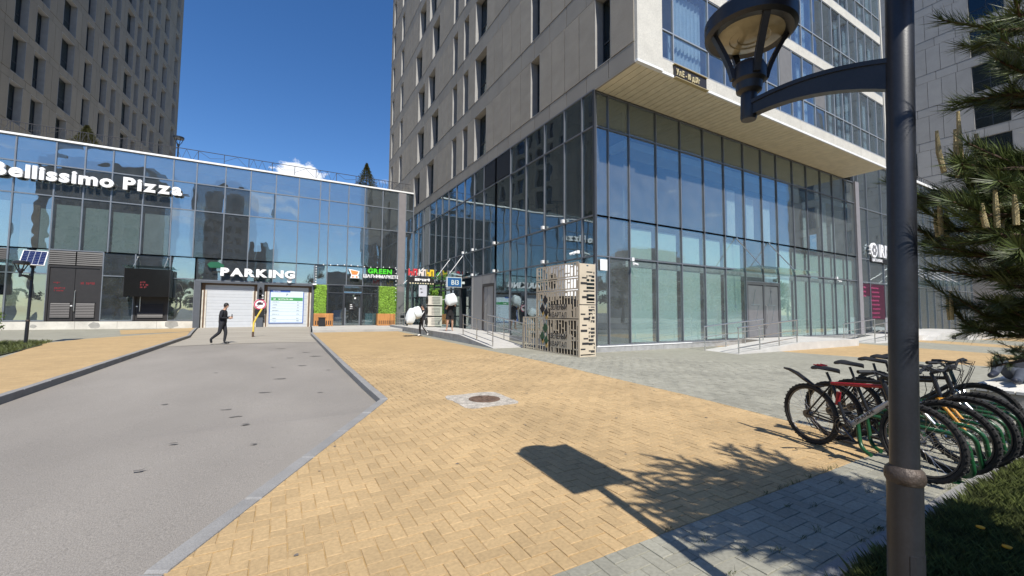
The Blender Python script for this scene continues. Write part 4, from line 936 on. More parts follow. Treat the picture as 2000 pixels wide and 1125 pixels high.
tower_face(RT, (60, -6, 0), (0, 1, 0), (-1, 0, 0), (0, 30), lambda k: [(1.5, 3.3), (6.2, 8.0), (10.9, 12.7), (15.6, 18.0), (22.3, 23.1)], [(8.0 + 3.72 * k, 8.9 + 3.72 * k) for k in range(11)], M_cladgrey, M_cladgrey, wd=.25, pw=1.15)
part('body', MB().box(60.5, -6, 0, 78, 24, 47), M_cladgrey, RT); part('base_wall', MB().box(60.0, -6, 0, 60.5, 24, 8), M_cladgrey, RT)
# right-hand wing, in line with the sunny glazing
RW = thing('glass_podium', 'glass shop wing with a flower shop sign, right of the corner tower', 'building', (40, 11.9, 0))
RP = 11.95; RU = [32.4, 33.0, 34.3, 36.6, 38.2, 39.8, 41.4, 43.0, 44.6, 46.2, 47.8, 49.4, 51, 52.6, 54.2, 56]
glaze(RW, 'Y', RP, RU, [.25, 3.64, 5.19, 8.6, 11.9], G_wing, MA, fw=.07)
wpart('parapet_cap', RW, 'Y', RP, 32.36, 56.2, -.4, .10, 11.92, 12.1, M_trim)
wpart('inner_wall', RW, 'Y', RP, 32.4, 56, -2.2, -2.1, .1, 11.8, M_int); wpart('plinth', RW, 'Y', RP, 32.4, 56, -.2, .05, -.05, .22, M_granite); wpart('roof', RW, 'Y', RP, 32.4, 59.9, -20, -.1, 11.82, 11.9, M_conc)
rl2 = thing('roof_railing', 'dark spiked railing on the roof edge of the right wing', 'railing', (44, 12.3, 12))
part('top_rail', MB().tube([(32.5, 12.4, 12.95), (56, 12.4, 12.95)], .025, 6), M_rail, rl2)
for i in range(48): piece('baluster', 'balr', lambda: MB().tube([(0, 0, 0), (0, 0, 1.0)], .016, 5).mesh('baluster', M_rail), rl2, (32.6 + i * .49, 12.4, 11.9))
fs = sign('lettering', 'white flower shop letters with a round emblem partly hidden by the lamp post', (35.5, RP, 5.3))
part('emblem', MB().lathe([(.5, 0), (.5, .1)], (34.75, RP - .06, 5.85), 24, axis=(0, -1, 0)), M_lw, fs)
mb = MB()
for i in range(6):
    a = i * 1.047; mb.lathe([(.13, 0), (.13, .02)], (34.75 + .25 * math.cos(a), RP - .16, 5.85 + .25 * math.sin(a)), 10, axis=(0, -1, 0))
part('flower_emblem', mb, mat('grey_ink', (.2, .2, .21), .5), fs)
mb = MB()
for q in range(3): mb.box(34.05, RP - .14, 5.55 + q * .25, 34.25, RP - .05, 5.62 + q * .25)
part('side_bars', mb, M_lw, fs)
sign_letters(fs, 'IRIS', (35.4, RP - .12, 5.45), (1, 0, 0), (0, -1, 0), .85, M_lw, .03, .1, gap=.09, wide=.8)
part('text_board', MB().box(34.3, RP - .1, 5.05, 37.7, RP - .04, 5.32), M_black, fs)
sign_letters(fs, 'ЦВЕТЫ КОФЕ', (34.4, RP - .13, 5.10), (1, 0, 0), (0, -1, 0), .18, M_lw, .015, .03, gap=.08)
po = thing('window_poster', 'dark window poster covered in pink script lines beside the white cabinet', 'poster', (34.8, RP, 1.2))
part('sheet', wbox(wbox(MB(), 'Y', RP, 33.05, 34.25, .0, .01, 2.75, 3.55), 'Y', RP, 34.36, 36.5, .0, .01, 1.2, 3.55), mat('dark_plum', (.05, .006, .022), .5), po)
mb = MB()
for r_ in range(8):
    z = 3.25 - r_ * .28; s = 'Iris floral ' * 2
    text_mb(mb, s, (34.42 + (r_ % 3) * .08, RP - .012, z), (1, 0, 0), (0, 0, 1), (0, -1, 0), .12, .0, .004, gap=.12, wide=.82)
    if r_ < 3: text_mb(mb, 'Iris floral', (33.1, RP - .012, z), (1, 0, 0), (0, 0, 1), (0, -1, 0), .12, .0, .004, wide=.82)
part('pink_text', mb, mat('pink_ink', (.62, .10, .24), .5), po)
cb = MB(); cb.box(33.9, 10.55, .42, 35.2, 11.1, 1.32); cb.box(35.23, 10.55, .42, 36.3, 11.1, 1.32); cb.box(34.0, 10.6, .25, 34.15, 11.05, .42, 1); cb.box(36.0, 10.6, .25, 36.2, 11.05, .42, 1)
single('cabinet', cb, [M_white, M_black], 'white metal cabinet on black feet below the pink poster', 'cabinet', (35, 10.8, .25))
c = canopy('canopy', 'wide glass canopy with steel rods on the right wing, behind the pine', 'Y', RP, 38.4, 46, 2.2, 3.75, 5.2, (38.8, 40.4, 42, 43.6, 45.2))
# canopy over the sunny double door
canopy('canopy', 'flat glass canopy on two steel rods over the grey double door', 'Y', YC, 18.25, 23.6, 1.55, 3.50, 5.12, (19.1, 21.9))
# canopies and signs on the shaded side
canopy('canopy', 'glass canopy above the dark entrance with the blue number sign', 'X', XC, 23.0, 27.6, 1.3, 3.68, 5.15, (24.4, 26.7))
canopy('canopy', 'glass canopy in the inner corner next to the green shop', 'X', XC, 30.8, 35.6, 1.7, 3.55, 5.1, (32.6, 34.4))
b = thing('number_sign', 'blue B13 box sign jutting out under the shaded glass canopy', 'sign', (9.4, 24.2, 3.0))
part('box', MB().box(8.98, 24.02, 3.02, 9.98, 24.20, 3.66), mat('sign_white', (.8, .8, .8), .4), b); part('blue_face', MB().box(9.03, 23.99, 3.07, 9.93, 24.018, 3.61), mat('sign_blue', (.03, .13, .34), .4), b)
sign_letters(b, 'B13', (9.27, 23.985, 3.18), (1, 0, 0), (0, -1, 0), .30, M_lw, .01, .01)
part('bracket', MB().box(9.98, 24.08, 3.25, 10.2, 24.14, 3.4), M_white, b)
ks = thing('shop_sign', 'stacked red, white and yellow letter blocks over a black sign with bulbs', 'sign', (9.2, 29.7, 3.4))
KY = 29.6
part('board', MB().box(8.15, KY, 3.62, 10.05, KY + .1, 4.05), M_black, ks)
mb = MB(); scribble(mb, 'Y', KY, 8.25, .006, 3.74, .2, 12); part('white_text', mb, M_lw, ks)
for i, (x0, m) in enumerate(((8.1, 'r'), (8.45, 'r'), (8.85, 'w'), (9.15, 'w'), (9.4, 'y'), (9.72, 'y'))):
    mm = {'r': mat('red_face', (.62, .05, .06), .4), 'w': mat('cream_face', (.75, .66, .6), .4), 'y': mat('yellow_face', (.80, .55, .04), .4)}[m]
    q = MB(); q.box(x0, KY - .05, 4.12, x0 + .1, KY + .08, 4.62); q.box(x0 + .1, KY - .05, 4.5 if i % 2 else 4.3, x0 + .3, KY + .08, 4.62 if i % 2 else 4.42); q.box(x0 + .2, KY - .05, 4.12, x0 + .3, KY + .08, 4.3 if not i % 2 else 4.5); part('letter_block', q, mm, ks)
for i in range(10): piece('bulb', 'bulb2', lambda: MB().lathe([(.01, -.05), (.06, -.02), (.06, .02), (.01, .05)], n=8).mesh('bulb', mat('warm_bulb', (.85, .75, .5), .4), True), ks, (8.25 + i * .19, KY - .05, 3.55 - .0))
part('hanging_notice', MB().box(8.9, KY - .02, 2.6, 9.5, KY + .02, 3.45), mat('notice_board', (.55, .56, .62), .5), ks)
mb = MB(); scribble(mb, 'Y', KY, 9.0, .022, 3.05, .16, 3); scribble(mb, 'Y', KY, 9.05, .022, 2.85, .1, 3); part('dark_text', mb, M_black, ks)
part('pole', MB().box(8.05, KY + .02, .3, 8.17, KY + .14, 4.05), M_black, ks)
# stack of air conditioners by the entrance
for i in range(3):
    z0 = .50 + i * .72; ac = thing('air_conditioner', ['lowest', 'middle', 'topmost'][i] + ' outdoor air conditioner unit in the stack by the shaded entrance', 'air conditioner', (9.3, 27.2, z0), 'stacked air conditioners')
    part('casing', MB().box(8.75, 26.9, z0, 9.75, 27.35, z0 + .62), mat('cream_casing', (.60, .56, .48), .5, var=.08), ac)
    part('fan_grille', MB().lathe([(.26, 0), (.26, .02), (.2, .03), (.05, .03)], (8.75, 27.12, z0 + .31), 20, axis=(-1, 0, 0)), M_black, ac)
    mb = MB()
    for q in range(5): mb.box(9.0, 26.88, z0 + .1 + q * .1, 9.6, 26.899, z0 + .13 + q * .1)
    part('vent', mb, mat('grey_vent', (.25, .24, .22), .6), ac)
    part('bracket', MB().box(8.78, 26.93, z0 - .09, 9.72, 27.32, z0 - .002), M_black, ac)
single('drain_hose', MB().tube([(9.75, 27.0, 2.3), (10.0, 26.95, 2.35), (10.1, 26.9, 2.1), (10.12, 26.9, 1.4), (10.05, 26.9, 1.0)], .03, 8), mat('cream_hose', (.6, .57, .5), .6), 'pale bent hose hanging beside the air conditioner stack', 'hose', (9.75, 27, 1), smooth=True)
# ---------------------------------------------------------------- ramps and rails
def rail_run(t_, pts, posts, h=.95):
    up = [Vector(p) + Vector((0, 0, h)) for p in pts]; mid = [Vector(p) + Vector((0, 0, h * .55)) for p in pts]; lo = [Vector(p) + Vector((0, 0, h * .22)) for p in pts]
    part('handrail', MB().tube(up, .026, 8), M_steel, t_); part('mid_rail', MB().tube(mid, .016, 6), M_steel, t_); part('low_rail', MB().tube(lo, .016, 6), M_steel, t_)
    for p in posts: part('post', MB().tube([p, Vector(p) + Vector((0, 0, h))], .022, 8), M_steel, t_)
def lerp(p, q, t): return tuple(Vector(p).lerp(Vector(q), t))
M_ramp = mat('pale_granite_paving', (.50, .485, .45), .8, var=.12, scale=2, speck=.1, sscale=70)
z0 = gz(16)
mb = MB()
mb.add([(7.45, 14.6, gz(14.6) + .005), (9.0, 14.6, gz(14.6) + .005), (9.0, 18.2, .42), (7.45, 18.2, .42), (7.45, 32, .46), (10.2, 32, .46), (10.2, 18.2, .42)] + [(7.45, 14.6, 0), (9.0, 14.6, 0), (9.0, 18.2, 0), (7.45, 18.2, 0), (7.45, 32, 0), (10.2, 32, 0), (10.2, 18.2, 0)],
       [(0, 1, 2, 3), (3, 2, 6, 5, 4), (0, 7, 8, 1), (1, 8, 9, 2), (2, 9, 13, 6), (0, 3, 10, 7), (3, 4, 11, 10), (4, 5, 12, 11)])
for p in range(1): pass
st = struct('entrance_platform', mb, M_ramp)
part('edge_face', MB().add([(7.44, 14.7, 0), (7.44, 18.2, 0), (7.44, 18.2, .40), (7.44, 14.7, .06)], [(0, 1, 2, 3)]).add([(7.44, 18.2, 0), (7.44, 32, 0), (7.44, 32, .44), (7.44, 18.2, .40)], [(0, 1, 2, 3)]), M_granite, st)
t_ = thing('handrail_set', 'steel handrail on the outer edge of the ramp beside the cut-metal enclosure', 'handrail', (7.55, 16.5, 0))
rail_run(t_, [(7.6, 14.9, gz(15) + .03), (7.6, 18.1, .41)], [lerp((7.6, 14.95, gz(15) + .03), (7.6, 18.05, .41), k / 2) for k in range(3)])
t_ = thing('handrail_set', 'steel handrail along the inner side of the ramp behind the enclosure', 'handrail', (8.9, 16.5, 0))
rail_run(t_, [(8.9, 14.7, gz(15) + .03), (8.9, 18.1, .41)], [lerp((8.9, 14.75, gz(15) + .03), (8.9, 18.05, .41), k / 2) for k in range(3)])
t_ = thing('handrail_set', 'short steel handrail behind the man with bags, near the green shop', 'handrail', (7.9, 30.4, .3))
rail_run(t_, [(7.75, 29.0, .46), (7.75, 31.6, .46)], [(7.75, 29.05, .46), (7.75, 30.3, .46), (7.75, 31.55, .46)])
# sunny side
mb = MB(); zt = .31
mb.add([(14.85, 9.1, .005), (14.85, 10.75, .005), (19.3, 10.75, zt), (19.3, 9.1, zt), (24.6, 9.1, zt), (24.6, 11.7, zt), (19.3, 11.7, zt)] + [(14.85, 9.1, -.1), (14.85, 10.75, -.1), (19.3, 10.75, -.1), (19.3, 9.1, -.1), (24.6, 9.1, -.1), (24.6, 11.7, -.1), (19.3, 11.7, -.1)],
       [(0, 3, 2, 1), (3, 4, 5, 6, 2), (0, 7, 10, 3), (3, 10, 11, 4), (4, 11, 12, 5), (1, 2, 9, 8), (2, 6, 13, 9)])
struct('entrance_ramp', mb, M_ramp)
for yy, lab in ((9.22, 'steel handrail on the outer edge of the sunny ramp to the double door'), (10.62, 'steel handrail on the wall side of the sunny ramp to the double door')):
    t_ = thing('handrail_set', lab, 'handrail', (17, yy, 0)); rail_run(t_, [(14.95, yy, .02), (19.2, yy, zt)], [lerp((15.0, yy, .02), (19.15, yy, zt), k / 3) for k in range(4)])
mb = MB()
mb.add([(27.2, 9.3, .005), (27.2, 10.9, .005), (31.5, 10.9, .28), (31.5, 9.3, .28), (37.5, 9.3, .28), (37.5, 11.8, .28), (31.5, 11.8, .28)] + [(27.2, 9.3, -.1), (27.2, 10.9, -.1), (31.5, 10.9, -.1), (31.5, 9.3, -.1), (37.5, 9.3, -.1), (37.5, 11.8, -.1), (31.5, 11.8, -.1)],
       [(0, 3, 2, 1), (3, 4, 5, 6, 2), (0, 7, 10, 3), (3, 10, 11, 4), (4, 11, 12, 5), (1, 2, 9, 8), (2, 6, 13, 9)])
struct('entrance_ramp', mb, M_ramp)
for yy, lab in ((9.42, 'outer steel handrail of the ramp to the flower shop'), (10.78, 'inner steel handrail of the ramp to the flower shop')):
    t_ = thing('handrail_set', lab, 'handrail', (29.5, yy, 0)); rail_run(t_, [(27.3, yy, .02), (31.4, yy, .28)], [lerp((27.35, yy, .02), (31.35, yy, .28), k / 3) for k in range(4)])
mb = MB(); mb.add([(33.5, 8.9, 0), (35.5, 8.9, .45), (44.5, 8.9, .45), (46.5, 8.9, 0), (33.5, 11.9, 0), (35.5, 11.9, .45), (44.5, 11.9, .45), (46.5, 11.9, 0)], [(0, 1, 5, 4), (1, 2, 6, 5), (2, 3, 7, 6), (0, 3, 2, 1)])
mb.prism([(37, 8.2), (48, 7.6), (48, 8.7), (37, 8.7)], -.05, .42)
struct('shop_terrace', mb, M_ramp)
# small wall fittings on the sunny face
def fitting(nm, lab, cat, mb, m, base): single(nm, mb, m, lab, cat, base)
mb = MB(); wbox(mb, 'Y', YC, 10.45, 10.80, .03, .05, 3.10, 3.52); fitting('wall_notice', 'white square notice on the glass near the building corner', 'sign', mb, M_white, (10.6, 11.7, 3.1))
for (x, z, lab) in ((12.1, 3.55, 'white security camera on the sunny glass, near the corner'), (29.0, 3.62, 'white security camera near the far end of the sunny glass')):
    mb = MB(); wbox(mb, 'Y', YC, x - .06, x + .06, .03, .12, z + .0, z + .14); mb.lathe([(.045, 0), (.045, .2), (.03, .2)], (x, YC - .12, z - .10), 10, axis=(.6, -1, -.4)); mb.lathe([(.045, 0), (.045, .2), (.03, .2)], (x, YC - .12, z - .10), 10, axis=(-.8, -1, -.3)); fitting('security_camera', lab, 'camera', mb, M_white, (x, YC, z))
mb = MB(); mb.box(10.08, 12.6, 3.82, 10.2, 12.74, 3.94); mb.lathe([(.05, 0), (.05, .24)], (10.05, 12.68, 3.86), 10, axis=(-1, -.7, -.4)); mb.lathe([(.05, 0), (.05, .24)], (10.05, 12.68, 3.86), 10, axis=(-1, .8, -.4)); fitting('security_camera', 'pair of white cameras above the cut-metal enclosure', 'camera', mb, M_white, (10.1, 12.7, 3.8))
mb = MB(); wbox(mb, 'Y', YC, 19.9, 20.0, .03, .1, 4.6, 4.7); mb.box(2.25, YW - .25, 3.5, 2.6, YW - .02, 3.62); 
mb = MB(); mb.box(2.22, YW - .4, 3.52, 2.5, YW - .1, 3.62); fitting('security_camera', 'white camera at the pier between the garage and the green shop', 'camera', mb, M_white, (2.35, YW - .2, 3.5))
# ---------------------------------------------------------------- laser-cut enclosure round the cooling units
EN = thing('metal_enclosure', 'cream laser-cut metal enclosure with logo and lettering at the glass corner', 'enclosure', (9.05, 12.2, 0))
M_en = mat('cream_sheet_metal', (.55, .47, .35), .5, var=.10, scale=2)
M_inn = mat('dark_unit', (.035, .035, .035), .7)  # dark equipment tone that also carries the shade behind the cutouts
def cut_panel(u0, u1, z0, z1, B, horiz, logo, dens=.55, seed=1):
    """one sheet cut into a maze: solid strips joined by short bridges"""
    r = random.Random(seed); cell = .042; nu = max(3, int((u1 - u0) / cell)); nz_ = max(3, int((z1 - z0) / cell)); du = (u1 - u0) / nu; dz = (z1 - z0) / nz_
    G = [[0] * nz_ for _ in range(nu)]
    for i in range(nu):
        for j in range(nz_):
            if i == 0 or j == 0 or i == nu - 1 or j == nz_ - 1: G[i][j] = 1
    A, Bn = (nu, nz_) if not horiz else (nz_, nu)
    def put(a, b, v=1):
        i, j = (a, b) if not horiz else (b, a)
        if 0 <= i < nu and 0 <= j < nz_: G[i][j] = v
    for a in range(2, A - 1, 3 if horiz else 4):                            # thin bars, some widened for a stretch, joined by short bridges
        b = 0
        while b < Bn:
            l = r.randint(3, 9); k = r.random()
            for q in range(b, min(Bn, b + l)):
                put(a, q)
                if k < dens: put(a + 1, q)
                if k < dens * .35: put(a + 2, q)
            if r.random() < .55:
                for q in (1, 2, 3, 4): put(a + q, b)
            b += l
    if logo:
        lu0, lu1, lz0, lz1 = logo
        for i in range(nu):
            for j in range(nz_):
                uc = u0 + (i + .5) * du; zc = z0 + (j + .5) * dz
                if lu0 < uc < lu1 and lz0 < zc < lz1: G[i][j] = 1
    m = MB()
    for i in range(nu):
        j = 0
        while j < nz_:
            if not G[i][j]: j += 1; continue
            k = j
            while k < nz_ and G[i][k]: k += 1
            m.box(u0 + i * du, -.005, z0 + j * dz, u0 + (i + 1) * du, .005, z0 + k * dz, 0, B); j = k
    return m
BX = lambda u, d, z: Vector((8.70 - d, 14.40 - u, z))       # side facing the driveway, u runs towards the corner
BF = lambda u, d, z: Vector((8.72 + u, 10.80 - d, z))       # narrow front
def logo(z, filled):
    uo = 1.62
    def dia(c, w_, h_, m, nm):
        mb = MB(); mb.prism([(c[0], c[1] - h_), (c[0] + w_, c[1]), (c[0], c[1] + h_), (c[0] - w_, c[1])], .006, .012, B=lambda a, b, c2: BX(a, c2, b)); part(nm, mb, m, EN)
    Mg = mat('logo_green', (.012, .07, .03), .5) if filled else M_dark
    Mo = mat('logo_gold', (.50, .33, .10), .5)
    for (c, w_, h_) in (((uo, z + .30), .17, .20), ((uo - .19, z - .02), .17, .20), ((uo + .06, z - .16), .15, .18)): dia(c, w_, h_, Mg, 'logo_diamond')
    for (c, w_, h_) in (((uo - .15, z - .20), .10, .12), ((uo + .10, z - .34), .09, .11)): dia(c, w_, h_, Mo, 'logo_diamond')
    for s, zz, bl in (('ЗЕЛЕНЫЙ', z - .06, .014), ('КВАРТАЛ', z - .34, -.006)):
        sign_letters(EN, s, BX(uo + .34, .006, zz), (0, -1, 0), (-1, 0, 0), .19, M_dark, bl, .006, gap=.11, wide=.80)
part('side_panel', cut_panel(1.0, 3.58, 0.02, 1.27, BX, False, (1.98, 3.2, .24, .76), .28, seed=3), M_en, EN)
part('side_panel', cut_panel(1.0, 3.58, 1.30, 2.26, BX, False, (1.98, 3.2, 1.33, 1.80), .28, seed=5), M_en, EN)
part('side_panel', cut_panel(1.0, 3.58, 2.29, 2.68, BX, False, None, .22, seed=6), M_en, EN)
part('side_panel', cut_panel(1.0, 3.58, 2.71, 3.22, BX, False, None, .22, seed=8), M_en, EN)
part('low_panel', cut_panel(0, .98, 0.02, 1.32, BX, False, None, .28, seed=9), M_en, EN)
part('front_panel', cut_panel(0, .70, 0.02, 1.75, BF, True, (.0, .40, .1, 1.7), .35, seed=12), M_en, EN)
part('front_panel', cut_panel(0, .70, 1.78, 3.16, BF, True, (.0, .32, 1.8, 3.1), .3, seed=13), M_en, EN)
mb = MB()
for (i, z) in enumerate([.25, .42, .6, .85, 1.05, 1.25, 1.42, 1.98, 2.2, 2.45, 2.65]):
    a = .05 + .06 * (i % 3); mb.box(a, .006, z, a + .2 + .08 * (i % 2), .008, z + .05 + .03 * (i % 2), 0, BF)
part('cut_slot', mb, M_dark, EN)
for (x, y) in ((8.71, 10.82), (9.41, 10.82), (8.71, 13.38), (8.71, 14.38)):
    part('post', MB().box(x + .012, y + .01, 0, x + .052, y + .05, 3.2 if y < 14 else 1.3), mat('galvanised_post', (.3, .3, .3), .5, .4), EN)
logo(.62, True); logo(1.66, False)
for i in range(2):
    ac = thing('air_conditioner', ['grey cooling unit standing on the ground inside the cut-metal enclosure', 'white cooling unit showing through the top of the cut-metal enclosure'][i], 'air conditioner', (9.3, 12.2, .05 + 2.0 * i))
    zb = .05 + 2.05 * i
    part('casing', MB().box(9.05, 11.7 + (.3 if i else -.5), zb, 9.75, 13.2, zb + (1.15 if i else 1.68)), M_white if i else M_inn, ac)  # lower casing enlarged and dark, filling in shade seen through the cutouts
    part('fan_grille', MB().lathe([(.3, 0), (.3, .02), (.1, .03)], (9.05, 12.8, zb + .6), 20, axis=(-1, 0, 0)), M_black, ac)
    part('stand', MB().box(9.1, 11.75, zb - .35 if i else 0, 9.7, 13.1, zb - .002), M_inn, ac)
# ================================================================== lamp posts with solar panels
def lamp_post(label, loc, rz, lean=(0, 0), panel_rz=0.0, scale=1.0):
    t_ = thing('lamp_post', label, 'lamp post', loc); t_.rotation_euler = (lean[0], lean[1], 0)
    q = Matrix.Rotation(rz, 3, 'Z')
    def A(mb): mb.v = [q @ v for v in mb.v]; return mb
    def P(nm, mb, m, smooth=True, par=None): return part(nm, mb, m, par or t_, smooth, local=True)
    P('lower_pole', MB().lathe([(.054, 0), (.054, .88)], n=28), M_pole)
    P('collar', MB().lathe([(.055, .872), (.061, .885), (.0625, .90), (.058, .922), (.0455, .935)], n=28), mat('weathered_collar', (.075, .058, .047), .55, .3, .5, 22, .4, 80))
    P('upper_pole', MB().lathe([(.0448, .93), (.0448, 3.15), (.03, 3.2)], n=28), M_pole)
    h = MB()
    for i in range(6):
        a0, a1 = [R_(-150 + 110 * k / 6) for k in (i, i + 1)]
        for r0, r1 in ((.0545, .0560),):
            h.add([(r * math.cos(a), r * math.sin(a), z) for r in (r0, r1) for a in (a0, a1) for z in (.18, .62)], [(0, 2, 3, 1), (4, 5, 7, 6), (0, 1, 5, 4), (2, 6, 7, 3), (0, 4, 6, 2), (1, 3, 7, 5)])
    P('access_hatch', h, M_pole, False)
    # curved arm, a deep flat bracket
    n_ = 12; vs_ = []; HL = .60
    for i in range(n_ + 1):
        s = i / n_; y = .03 + (HL - .03) * s; top = 2.575 + .40 * y - .45 * y * y; bot = 2.438 + .56 * y - .55 * y * y
        for x, z in ((-.022, bot), (.022, bot), (.022, top - .02), (.03, top - .02), (.03, top), (-.03, top), (-.03, top - .02), (-.022, top - .02)): vs_.append((x, y, z))
    arm = MB().add(vs_, [(i * 8 + j, i * 8 + (j + 1) % 8, i * 8 + 8 + (j + 1) % 8, i * 8 + 8 + j) for i in range(n_) for j in range(8)] + [tuple(range(8))[::-1], tuple(range(n_ * 8, n_ * 8 + 8))])
    P('arm', A(arm), M_pole, False)
    c = (0, HL + .02, 0)
    hd = P('lamp_head', A(MB().lathe([(.0, 2.56), (.036, 2.56), (.040, 2.575), (.040, 2.70), (.038, 2.705), (.062, 2.72), (.066, 2.76), (.082, 2.775), (.084, 2.84), (.07, 2.87), (.0, 2.875)], c, 28)), M_pole)
    for i in range(4):
        a = R_(45 + 90 * i + 8); cs, sn = math.cos(a), math.sin(a); pts = []
        for k in range(9):
            s = k / 8; r = .082 + .135 * (s ** 1.7) + .012 * math.sin(math.pi * s); z = 2.785 + .30 * s
            pts.append((r, z))
        b = MB(); vs_ = []
        for (r, z) in pts:
            for dr, w_ in ((-.012, -.017), (.012, -.017), (.012, .017), (-.012, .017)): vs_.append((cs * (r + dr) - sn * w_, HL + .02 + sn * (r + dr) + cs * w_, z))
        b.add(vs_, [(i2 * 4 + j, i2 * 4 + (j + 1) % 4, i2 * 4 + 4 + (j + 1) % 4, i2 * 4 + 4 + j) for i2 in range(8) for j in range(4)] + [(3, 2, 1, 0), (32, 33, 34, 35)])
        P('bracket', A(b), M_pole, False, hd)
    P('ring', A(MB().lathe([(.165, 3.035), (.205, 3.03), (.224, 3.045), (.226, 3.12), (.20, 3.15), (.06, 3.175), (0, 3.176)], c, 40)), M_pole, True, hd)
    P('diffuser', A(MB().lathe([(.168, 3.04), (.165, 3.034), (.15, 3.030), (.10, 3.022), (.095, 3.026), (.06, 3.020), (.055, 3.025), (.03, 3.02), (0, 3.02)], c, 36)), mat('cream_lamp_glass', (.40, .36, .25), .12, var=.35, scale=9), True, hd)
    # panel
    s45 = math.sin(R_(44)); c45 = math.cos(R_(44)); pq = Matrix.Rotation(panel_rz, 3, 'Z')
    PB = lambda u, v, d: pq @ Vector((u, v * c45 - d * s45, 3.34 + v * s45 + d * c45))
    p = MB(); p.box(-.31, -.41, 0, .31, .41, .012, 0, PB); pn = P('solar_panel', p, mat('solar_cell', (.012, .02, .075), .18, 0, .2, 14), False)
    f = MB()
    for (a, b, c_, d) in ((-.33, -.43, .33, -.405), (-.33, .405, .33, .43), (-.33, -.405, -.305, .405), (.305, -.405, .33, .405)): f.box(a, b, -.02, c_, d, .02, 0, PB)
    P('panel_frame', f, M_trim, False, pn)
    g_ = MB()
    for k in range(1, 4): g_.box(-.305 + .61 * k / 4 - .005, -.405, .0122, -.305 + .61 * k / 4 + .005, .405, .0135, 0, PB)
    for k in range(1, 8): g_.box(-.305, -.405 + .81 * k / 8 - .0016, .0122, .305, -.405 + .81 * k / 8 + .0016, .0131, 0, PB)
    P('cell_grid', g_, mat('pale_grid', (.5, .52, .56), .4), False, pn)
    b = MB(); b.box(-.06, -.06, 2.95, .06, .06, 3.25); P('battery_box', b, M_black, False)
    return t_
lamp_post('tall dark lamp post close by, with a curved arm and round lamp head', (2.11, .68, -.02), R_(1), (R_(1.05), R_(1.8)))
lamp_post('lamp post with a white framed solar panel beside the shrub on the left', (-8.45, 23.07, gz(23)), R_(172), (R_(0.6), R_(1.0)), R_(12))
rp = thing('roof_lamp', 'small ring lamp on a thin pole behind the roof railing', 'lamp post', (-7.0, 38.5, 11.98))
part('pole', MB().tube([(-7.0, 38.5, 11.98), (-7.0, 38.5, 13.75)], .05, 8), M_pole, rp); part('socket', MB().lathe([(.07, 13.7), (.1, 13.85), (.05, 13.9)], (-7, 38.5, 0), 12), M_pole, rp)
part('ring', MB().lathe([(.2, 14.3), (.33, 14.28), (.34, 14.42), (.0, 14.48)], (-7, 38.5, 0), 20), M_pole, rp)
for i in range(4):
    a = .6 + i * 1.571; part('bracket', MB().tube([(-7 + .08 * math.cos(a), 38.5 + .08 * math.sin(a), 13.85), (-7 + .2 * math.cos(a), 38.5 + .2 * math.sin(a), 14.05), (-7 + .3 * math.cos(a), 38.5 + .3 * math.sin(a), 14.32)], .022, 5), M_pole, rp)
# ================================================================== bicycles
M_tyre = mat('black_tyre', (.02, .019, .018), .85, var=.3, scale=20, bump=.6, bscale=150)
M_rim = mat('grey_rim', (.09, .09, .095), .35, .7); M_chrome = mat('chrome', (.6, .6, .6), .2, 1.0)
WR = .345
def wheel_meshes():
    t = MB(); n_ = 40
    t.tube([(0 + (WR - .023) * math.cos(6.2832 * i / n_), 0, (WR - .023) * math.sin(6.2832 * i / n_)) for i in range(n_)], .023, 8, closed=True)
    for i in range(n_ * 2):
        a = 6.2832 * i / (n_ * 2); y0 = .012 * (1 if i % 2 else -1); c_, s_ = math.cos(a), math.sin(a)
        t.beam((WR * c_ - .004 * c_, y0 - .009, WR * s_ - .004 * s_), (WR * c_ - .004 * c_, y0 + .009, WR * s_ - .004 * s_), .009, .009, up=(c_, 0, s_))
    r = MB(); r.tube([((WR - .055) * math.cos(6.2832 * i / n_), 0, (WR - .055) * math.sin(6.2832 * i / n_)) for i in range(n_)], .011, 6, closed=True)
    s = MB()
    for i in range(28):
        a = 6.2832 * i / 28; b = a + (.5 if i % 2 else -.5); y = .03 * (1 if (i // 2) % 2 else -1)
        s.tube([(.022 * math.cos(b), y, .022 * math.sin(b)), ((WR - .06) * math.cos(a), 0, (WR - .06) * math.sin(a))], .0013, 4)
    h = MB().lathe([(.018, -.05), (.018, .05)], n=12, axis=(0, 1, 0)); h.tube([(.075 * math.cos(6.2832 * i / 20), .036, .075 * math.sin(6.2832 * i / 20)) for i in range(20)], .005, 5, closed=True)
    return t.mesh('tyre', M_tyre, True), r.mesh('rim', M_rim, True), s.mesh('spokes', M_chrome), h.mesh('hub', M_rim, True)
WM = wheel_meshes()
